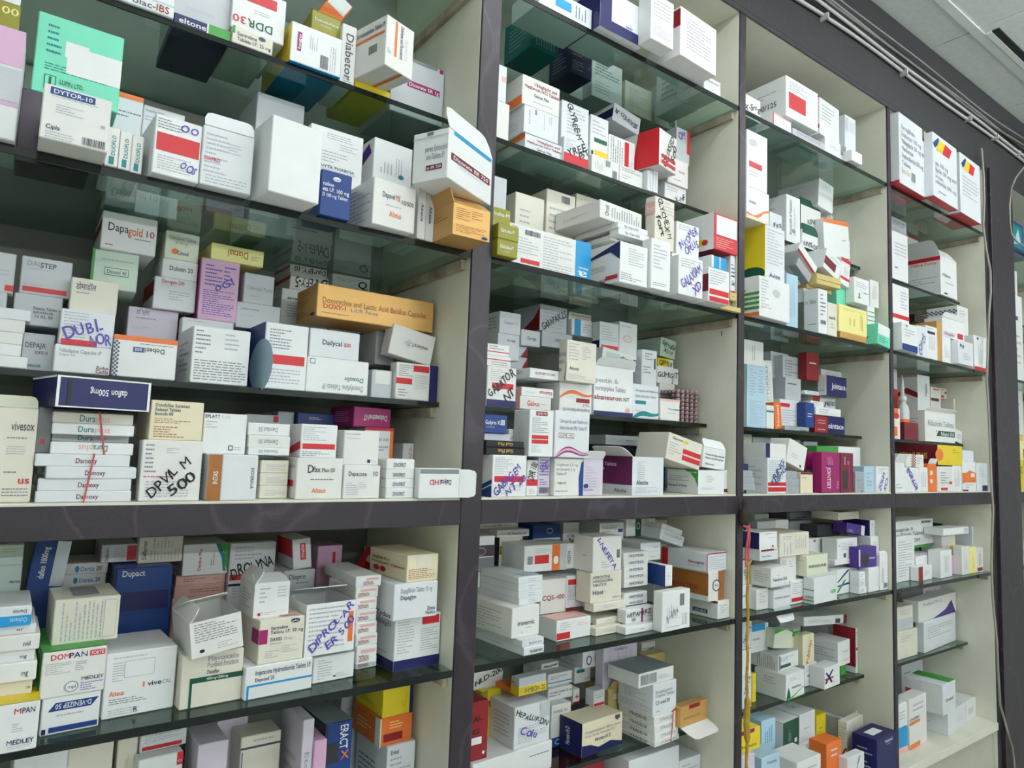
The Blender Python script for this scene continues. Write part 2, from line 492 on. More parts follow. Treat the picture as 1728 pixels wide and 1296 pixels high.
def solve_cell(cell, L):
    bay, lv = cell.split('.')
    xl, xr = BAYS[bay]
    z0 = LV[lv]
    ymin = (RY if lv[0] == 'R' else 0.0)
    order = ['BOT', 'R3', 'F3', 'BT', 'R2', 'F2', 'R1', 'F1']
    i = order.index(lv)
    zmaxF = {'BOT': LV['F3']-.012, 'R3': LV['F3']-.012, 'F3': BB-.003, 'BT': LV['F2']-.012, 'R2': LV['F2']-.012, 'F2': LV['F1']-.012, 'R1': LV['F1']-.012, 'F1': TOP-.014}[lv]
    zr = {'BOT': LV['R3'], 'BT': LV['R2'], 'F2': LV['R1']}.get(lv)
    for b in L:
        b.e = Vector((math.cos(b.yaw), math.sin(b.yaw), 0))
        b.n = Vector((-math.sin(b.yaw), math.cos(b.yaw), 0))
        if b.y is None:
            P = at_z(b.u0, b.vb, z0)
            y = min(max(P.y, ymin-0.05), 0.24)
            P = Vector((P.x, y, z0))
            P.x += along_u(P, Vector((1, 0, 0)), b.u0)
            b.onshelf = True
        else:
            if b.vb is None:
                P = Vector((xl+0.1, b.y, z0))
                P.x += along_u(P, Vector((1, 0, 0)), b.u0)
                b.onshelf = True
            else:
                P = at_y(b.u0, b.vb, b.y)
                b.onshelf = P.z < z0+0.006
                if P.z < z0: P.z = z0
        w = along_u(P, b.e, b.u1)
        free = 'free' in b.opt
        if free: xl, xr = -9, 9
        else: xl, xr = BAYS[bay]
        if P.x < xl+0.002:
            d = xl+0.002-P.x
            P.x += d
            w -= d/b.e.x
        if P.x + w*b.e.x > xr-0.002:
            w = (xr-0.002-P.x)/b.e.x
        b.w = max(w, 0.012)
        b.zt = P.z + along_v(P, EX, b.vt)
        b.P = P
        b.zb = b.z_est = z0 if b.onshelf else P.z
        ye = DEPTH-0.005
        b.D = max(0.02, min(b.D, ye-P.y-max(0, math.sin(b.yaw)*b.w)))
        lo = P.x - max(0, math.sin(b.yaw))*b.D
        if lo < xl+0.002:
            P.x += xl+0.002-lo
            b.w = max(0.012, b.w-(xl+0.002-lo))
        hi = P.x + b.w*b.e.x + max(0, -math.sin(b.yaw))*b.D
        if hi > xr-0.002: P.x -= hi-xr+0.002
        if b.tilt:
            ext = abs(math.sin(b.tilt))*(b.zt-P.z)*0.5
            if P.x-ext < xl+0.002: P.x = xl+0.002+ext
            if P.x+b.w+ext > xr-0.002: P.x = xr-0.002-ext-b.w
        if 'h' in b.opt: b.zt = P.z+float(b.opt['h'])/100
        b.zt = min(b.zt, zmaxF)
    L2 = sorted(L, key=lambda b: b.zb)
    for k, b in enumerate(L2):                      # settle each carton on what is under it
        if b.onshelf: continue
        best, tol = z0, 0.022
        for c in L2:
            if c is b: continue
            if c.zb < b.z_est-0.004 and c.zt <= b.z_est+tol and c.zt > best and overlap(b, c, 0.006):
                best = c.zt
        b.zb = best
    for b in L2:
        if b.zt - b.zb < 0.010: b.zt = b.zb+0.010
        if zr and b.zt > zr-0.009 and b.zb < zr:    # passes in front of the set-back shelf
            lim = RY-0.003-b.P.y-max(0, math.sin(b.yaw)*b.w)
            if lim >= 0.02: b.D = min(b.D, lim)
            else: b.zt = zr-0.010
            if b.zt - b.zb < 0.010: b.zt = b.zb+0.010
    # trim depths (then slide back) until nothing shares space
    for it in range(8):
        moved = False
        for i in range(len(L2)):
            for j in range(i+1, len(L2)):
                a, c = L2[i], L2[j]
                if min(a.zt, c.zt)-max(a.zb, c.zb) < 0.0012: continue
                if not overlap(a, c): continue
                moved = True
                f, r = (a, c) if (a.P.y < c.P.y) else (c, a)
                for st in range(40):
                    if f.D <= 0.025 or not overlap(f, r): break
                    f.D -= 0.004
                if overlap(f, r):                   # trim widths where neighbours only brush sideways
                    l, q = (a, c) if a.P.x < c.P.x else (c, a)
                    o = (l.P.x+l.w*l.e.x) - q.P.x
                    if 0 < o < 0.012 and l.w > o+0.012:
                        l.w -= o+0.0016
                for st in range(25):
                    if not overlap(f, r) or r.P.y > 0.27: break
                    r.P.y += 0.004
                    r.D = max(0.02, min(r.D, DEPTH-0.005-r.P.y))
        if not moved: break
    return L2

RND = random.Random(11)
def face_frame(b, f, zlo):
    """origin, right, up, normal of a face in the carton's own axes (origin at base centre)"""
    w, D, h = b.w, b.D, b.h
    hw, hd = w/2, D/2
    if f == 'f': return Vector((-hw, -hd, zlo)), Vector((w, 0, 0)), Vector((0, 0, h-zlo)), Vector((0, -1, 0))
    if f == 'l': return Vector((-hw, hd, zlo)), Vector((0, -D, 0)), Vector((0, 0, h-zlo)), Vector((-1, 0, 0))
    if f == 'r': return Vector((hw, -hd, zlo)), Vector((0, D, 0)), Vector((0, 0, h-zlo)), Vector((1, 0, 0))
    if f == 't': return Vector((-hw, -hd, h)), Vector((w, 0, 0)), Vector((0, D, 0)), Vector((0, 0, 1))
    return Vector((-hw, hd, 0)), Vector((w, 0, 0)), Vector((0, -D, 0)), Vector((0, 0, -1))
def put(o, name, V, F, col, fr, off, frac=True):
    O, R, U, N = fr
    base = O+N*off
    vs3 = [tuple(base+R*p[0]+U*p[1]) for p in V]
    me = bpy.data.meshes.new(name)
    me.from_pydata(vs3, [], F)
    me.materials.append(card(col))
    c = bpy.data.objects.new(name, me)
    COL.objects.link(c)
    c.parent = o
    return c
def rect(x0, y0, x1, y1):
    return [(x0, y0), (x1, y0), (x1, y1), (x0, y1)], [(0, 1, 2, 3)]
def nums(s):
    return [float(q) for q in s.split(',')]
def small_print(x0, y0, x1, y1, n, rot, rnd, asp):
    """rows of short dashes: print too small to read"""
    V, F = [], []
    if rot in (90, 270):
        L, H = (y1-y0), (x1-x0)
    else:
        L, H = (x1-x0), (y1-y0)
    step = H/n
    for k in range(n):
        c = (k+0.5)*step
        x = 0.0
        end = L*rnd.choice((1, 1, 0.92, 0.7, 0.5))
        while x < end:
            wl = L*rnd.uniform(0.05, 0.16)
            e = min(x+wl, end)
            a, b = c-step*0.17, c+step*0.17
            if rot in (90, 270): q = [(x0+a, y0+x), (x0+b, y0+x), (x0+b, y0+e), (x0+a, y0+e)]
            else: q = [(x0+x, y1-b), (x0+e, y1-b), (x0+e, y1-a), (x0+x, y1-a)]
            i = len(V)
            V += q
            F.append((i, i+1, i+2, i+3))
            x = e+L*0.025
    return V, F
def flap_mesh(b, side, ang, ln):
    w, D, h = b.w, b.D, b.h
    a = math.radians(ang)
    hw, hd = w/2-0.001, D/2
    t = 0.0006
    if side == 't': p, q, d = Vector((-hw, -hd, h)), Vector((hw, -hd, h)), Vector((0, math.sin(a), math.cos(a)))
    elif side == 'k': p, q, d = Vector((-hw, hd, h)), Vector((hw, hd, h)), Vector((0, math.sin(a), math.cos(a)))
    elif side == 'd': p, q, d = Vector((-hw, -hd, 0)), Vector((hw, -hd, 0)), Vector((0, -math.sin(a), -math.cos(a)))
    elif side == 'r': p, q, d = Vector((hw, -hd, 0.001)), Vector((hw, -hd, h-0.001)), Vector((math.cos(a), math.sin(a), 0))
    else: p, q, d = Vector((-hw, hd, h)), Vector((-hw, -hd, h)), Vector((-math.sin(a), 0, math.cos(a)))
    e = (q-p)
    nrm = e.cross(d).normalized()*t
    pts = [p, p+d*ln*0.55+e*0.0, p+d*ln*0.9+e*0.05, p+d*ln+e*0.14, q+d*ln-e*0.14, q+d*ln*0.9-e*0.05, q+d*ln*0.55, q]
    n = len(pts)
    V = [tuple(x+nrm) for x in pts]+[tuple(x-nrm) for x in pts]
    F = [tuple(range(n)), tuple(range(2*n-1, n-1, -1))]+[(i, i+n, (i+1) % n+n, (i+1) % n) for i in range(n)]
    return V, F
DEFAULTS = [
 'T .12,.66,.7,.8 tx 0 ________; P .12,.18,.86,.56 5 lt',
 'P .1,.15,.55,.86 8 lt; P .64,.5,.9,.84 5 lt',
 'P .1,.55,.9,.86 4 tx; P .1,.12,.6,.42 4 lt',
 'P .14,.1,.86,.88 8 lt 90',
 'P .12,.62,.72,.8 2 tx; P .12,.3,.5,.5 3 lt; K .62,.08,.9,.24',
 'P .16,.2,.84,.84 7 lt',
]
def build_carton(b):
    rnd = random.Random(int(b.u0*7+b.vt*13+b.u1*3))
    b.h = b.zt-b.zb
    col = b.col
    if col == 'w': col = rnd.choice(('w', 'w', 'w2', 'w3'))
    w, D, h = b.w, b.D, b.h
    hw, hd = w/2, D/2
    flat, tall = h < 0.42*w, h > 1.45*w
    name = 'flat_medicine_carton' if flat else ('tall_medicine_carton' if tall else 'medicine_carton')
    name = b.opt.get('name', name)
    mb = MB()
    mb.box(-hw, hw, -hd, hd, 0, h)
    opened = 'open' in b.opt
    bv = min(0.0011, h*0.08, w*0.08)
    if opened:
        mb.f = [f for k, f in enumerate(mb.f) if k != 1]
        bv = 0
    o = mb.build(name, card(col), None, bv)
    # a little wear: corners pushed by fractions of a millimetre
    jt = 0.0 if opened else 0.0006
    for v in o.data.vertices:
        if v.co.y > 0: v.co.x += rnd.uniform(-jt, jt); v.co.z += rnd.uniform(-jt, 0) if v.co.z > h/2 else 0
    C = b.P+b.e*hw+b.n*hd
    o.location = (C.x, C.y, b.zb+0.0003)
    o.rotation_euler = (0, -b.tilt, b.yaw)
    if b.tilt:
        t = abs(b.tilt)
        cz = b.zb + hw*math.sin(t)+h/2*math.cos(t) + 0.0003
        R = Matrix.Rotation(b.yaw, 3, 'Z') @ Matrix.Rotation(-b.tilt, 3, 'Y')
        o.location = Vector((C.x, C.y, cz)) - R @ Vector((0, 0, h/2))
    # visible part of the face when the base is hidden behind other cartons
    zlo = max(0.0, (b.z_est-b.zb)) if (b.z_est-b.zb) > 0.012 else 0.0
    dec = b.dec
    auto = False
    if not dec and col not in ('dk', 'bk'):
        dec = rnd.choice(DEFAULTS)
        auto = True
        if col in ('nv', 'bl', 'mar', 'red', 'dred', 'pu', 'mag', 'tl', 'dgr', 'cy', 'ol'):
            dec = dec.replace(' tx', ' w3').replace(' lt', ' g')
    if dec == '0': dec = ''
    elif not flat and D > 0.05 and 'l:' not in dec and rnd.random() < 0.6:
        dec += ';l:P .2,.2,.8,.78 6 lt'
    feats, off, panels = [], 0.00035, []
    sp = {}
    for it in dec.split(';'):
        it = it.strip()
        if not it: continue
        f = 'f'
        if it[1] == ':': f, it = it[0], it[2:].strip()
        k, rest = it[0], it[2:]
        fr = face_frame(b, f, zlo if f in 'flr' else 0)
        off += 0.00007
        if k == 'R':
            a, c = rest.split()
            x0, y0, x1, y1 = nums(a)
            panels.append((f, x0, y0, x1, y1, put(o, 'colour_panel', *rect(x0, y0, x1, y1), c, fr, off)))
            if f == 'f': feats.append(('R', c, x0, y0, x1, y1))
        elif k == 'G':
            a, c = rest.split()
            q = nums(a)
            V = list(zip(q[::2], q[1::2]))
            put(o, 'colour_panel', V, [tuple(range(len(V)))], c, fr, off)
            feats.append(('G', c, 0, 0, 0, 0))
        elif k == 'W':                                # wave band: x0,y0,x1,y1,amp,thick
            a, c = rest.split()
            x0, y0, x1, y1, am, th = nums(a)
            V, F = [], []
            N = 14
            for i in range(N+1):
                t = i/N
                yy = y0+(y1-y0)*t+am*math.sin(t*math.pi*1.6)
                tk = th*(0.35+0.65*math.sin(min(1, t*1.2)*math.pi*0.8+0.3))
                V += [(x0+(x1-x0)*t, max(0, yy-tk)), (x0+(x1-x0)*t, min(1, yy))]
                if i: F.append((2*i-2, 2*i, 2*i+1, 2*i-1))
            put(o, 'wave_band', V, F, c, fr, off)
            feats.append(('W', c, 0, 0, 0, 0))
        elif k == 'O':
            a, c = rest.split()
            cx, cy_, rx, ry = nums(a)
            V = [(cx+rx*math.cos(t*math.pi/9), cy_+ry*math.sin(t*math.pi/9)) for t in range(18)]
            put(o, 'printed_emblem', V, [tuple(range(18))], c, fr, off)
        elif k == 'C':                                # chequer strip
            a, c = rest.split()
            x0, y0, x1, y1, nx, ny = nums(a)
            V, F = [], []
            for i in range(int(nx)):
                for j in range(int(ny)):
                    if (i+j) % 2: continue
                    dx, dy = (x1-x0)/nx, (y1-y0)/ny
                    n = len(V)
                    V += rect(x0+i*dx, y0+j*dy, x0+i*dx+dx, y0+j*dy+dy)[0]
                    F.append((n, n+1, n+2, n+3))
            put(o, 'chequer_print', V, F, c, fr, off)['kind'] = 'stuff'
            feats.append(('C', c, 0, 0, 0, 0))
        elif k == 'K':
            x0, y0, x1, y1 = nums(rest)
            V, F, x = [], [], x0
            while x < x1:
                dw = (x1-x0)*rnd.choice((0.018, 0.03, 0.045))
                n = len(V)
                V += rect(x, y0, min(x+dw, x1), y1)[0]
                F.append((n, n+1, n+2, n+3))
                x += dw+(x1-x0)*rnd.choice((0.02, 0.035))
            put(o, 'barcode', V, F, 'tx', fr, off)['kind'] = 'stuff'
        elif k == 'P':
            t = rest.split()
            x0, y0, x1, y1 = nums(t[0])
            V, F = small_print(x0, y0, x1, y1, int(t[1]), int(t[3]) if len(t) > 3 else 0, rnd, 1)
            pc = {'tx': 'fp', 'lt': 'fl'}.get(t[2], t[2])
            sv, sf = sp.setdefault((f, pc), ([], []))
            n = len(sv)
            sv += V
            sf += [tuple(i+n for i in q) for q in F]
        elif k == 'T':
            t = rest.split(None, 3)
            x0, y0, x1, y1 = nums(t[0])
            txt = t[3].strip()
            rot = int(t[2])
            if set(txt) == {'_'}:
                V, F = small_print(x0, y0, x1, y1, 1, 0, rnd, 1)
            else:
                tv, F, W = text_mesh(txt)
                V = []
                for (px, py) in tv:
                    a, c = px/W, py/0.72
                    if rot == 0: q = (a, c)
                    elif rot == 180: q = (1-a, 1-c)
                    elif rot == 90: q = (1-c, a)
                    else: q = (c, 1-a)
                    V.append((x0+(x1-x0)*q[0], y0+(y1-y0)*q[1]))
            host = o
            for (pf, a0, b0, a1, b1, po) in panels:
                if pf == f and a0-.01 <= x0 and x1 <= a1+.01 and b0-.01 <= y0 and y1 <= b1+.01 and (a1-a0) < 0.99: host = po
            put(host, 'lettering', V, F, t[1], fr, off)
            if f == 'f': feats.append(('T', t[1], 0, 0, 0, 0))
        elif k == 'H':                                # marker handwriting: cx,cy,len,height  colour angle text
            t = rest.split(None, 3)
            cx, cy_, ln, hh = nums(t[0])
            tv, F, W = text_mesh(t[3].strip(), True, rnd)
            fw, fh = fr[1].length, fr[2].length
            a = math.radians(float(t[2]))
            V = []
            for (px, py) in tv:
                X, Y = (px/W-0.5)*ln*fw, (py/0.72-0.5)*hh*fh
                V.append((cx+(X*math.cos(a)-Y*math.sin(a))/fw, cy_+(X*math.sin(a)+Y*math.cos(a))/fh))
            xs, ys = [p[0] for p in V], [p[1] for p in V]          # keep the pen strokes on the face
            mx_, my_ = (min(xs)+max(xs))/2, (min(ys)+max(ys))/2
            k_ = min(1, 0.95/(max(xs)-min(xs)), 0.95/(max(ys)-min(ys)))
            hx, hy = (max(xs)-min(xs))*k_/2, (max(ys)-min(ys))*k_/2
            nx, ny = min(max(mx_, hx+.02), .98-hx), min(max(my_, hy+.02), .98-hy)
            V = [(nx+(p[0]-mx_)*k_, ny+(p[1]-my_)*k_) for p in V]
            put(o, 'handwriting', V, F, t[1], fr, off+0.0002)
            feats.append(('H', t[1], 0, 0, 0, 0))
        elif k == 'F':
            t = rest.split()
            V, F = flap_mesh(b, t[0], float(t[1]), float(t[2])/100)
            me = bpy.data.meshes.new('flap')
            me.from_pydata(V, [], F)
            me.materials.append(card(t[3] if len(t) > 3 else col))
            c = bpy.data.objects.new('flap', me)
            COL.objects.link(c)
            c.parent = o
            feats.append(('F', 'w', 0, 0, 0, 0))
    for (f, c), (V, F) in sp.items():
        put(o, 'small_print', V, F, c, face_frame(b, f, zlo if f in 'flr' else 0), 0.0003)['kind'] = 'stuff'
    b.obj, b.flat, b.tall, b.feats, b.c = o, flat, tall, ([] if auto else feats), col
    return o
def look(b):
    if 'look' in b.opt: return b.opt['look'].replace('_', ' ')
    base = NAMES[b.c]
    form = 'flat carton' if b.flat else ('tall carton' if b.tall else 'carton')
    if abs(b.tilt) > 0.12: form = 'tilted '+form
    ex = ''
    k = [q[0] for q in b.feats]
    if 'H' in k:
        ex = {'bk': 'black-handwritten', 'ink': 'purple-handwritten', 'bl': 'blue-handwritten'}.get([q for q in b.feats if q[0] == 'H'][0][1], 'handwritten')
    elif 'F' in k: ex = 'open-flapped'
    elif 'C' in k: ex = 'chequered'
    elif 'W' in k: ex = '%s-waved' % NAMES[[q for q in b.feats if q[0] == 'W'][0][1]]
    elif 'R' in k or 'G' in k:
        q = [q for q in b.feats if q[0] in 'RG']
        q = [x for x in q if NAMES[x[1]] != base]
        if q: ex = '%s-panelled' % NAMES[q[0][1]]
    return (ex+' '+base+' '+form).strip()
ORD = lambda n: {1: '1st', 2: '2nd', 3: '3rd'}.get(n % 10 if n % 100 not in (11, 12, 13) else 0, '%dth' % n) if n % 10 in (1, 2, 3) and n % 100 not in (11, 12, 13) else '%dth' % n
def label_cell(cell, L):
    bay, lv = cell.split('.')
    place = SHN[lv]+', '+BAYN[bay]
    for b in L:
        b.mid = u_of(b.P+b.e*(b.w/2))
        b.look = look(b)
        b.row = 'hind row' if (b.P.y > (0.13 if lv[0] != 'R' else 0.155)) else 'front row'
    for b in L:
        # which layer of the pile it lies in
        n = 0
        z = b.zb
        while z > LV[lv]+0.004 and n < 8:
            under = [c for c in L if c is not b and c.zt <= z+0.003 and c.zt > z-0.006 and overlap(b, c, 0.004)]
            n += 1
            if not under: break
            z = min(c.zb for c in under)
        b.layer = n
    groups = {}
    for b in L: groups.setdefault(b.look, []).append(b)
    for lk, g in groups.items():
        g.sort(key=lambda b: b.mid)
        if len(g) == 1:
            g[0].obj['label'] = f'{lk}, {place}'
            continue
        sub = {}
        for b in g:
            sub.setdefault((b.row, b.layer), []).append(b)
        for (row, layer), s in sub.items():
            s.sort(key=lambda b: b.mid)
            for i, b in enumerate(s):
                lay = ('on shelf' if layer == 0 else '%s layer up' % ORD(layer))
                num = '' if len(s) == 1 else ', %s from left' % ORD(i+1)
                r = '' if row == 'front row' else ' behind'
                b.obj['label'] = f'{lk}{num}, {lay}{r}, {place}'
    for b in L:
        b.obj['category'] = 'box'
        b.obj['group'] = 'medicine cartons, '+place
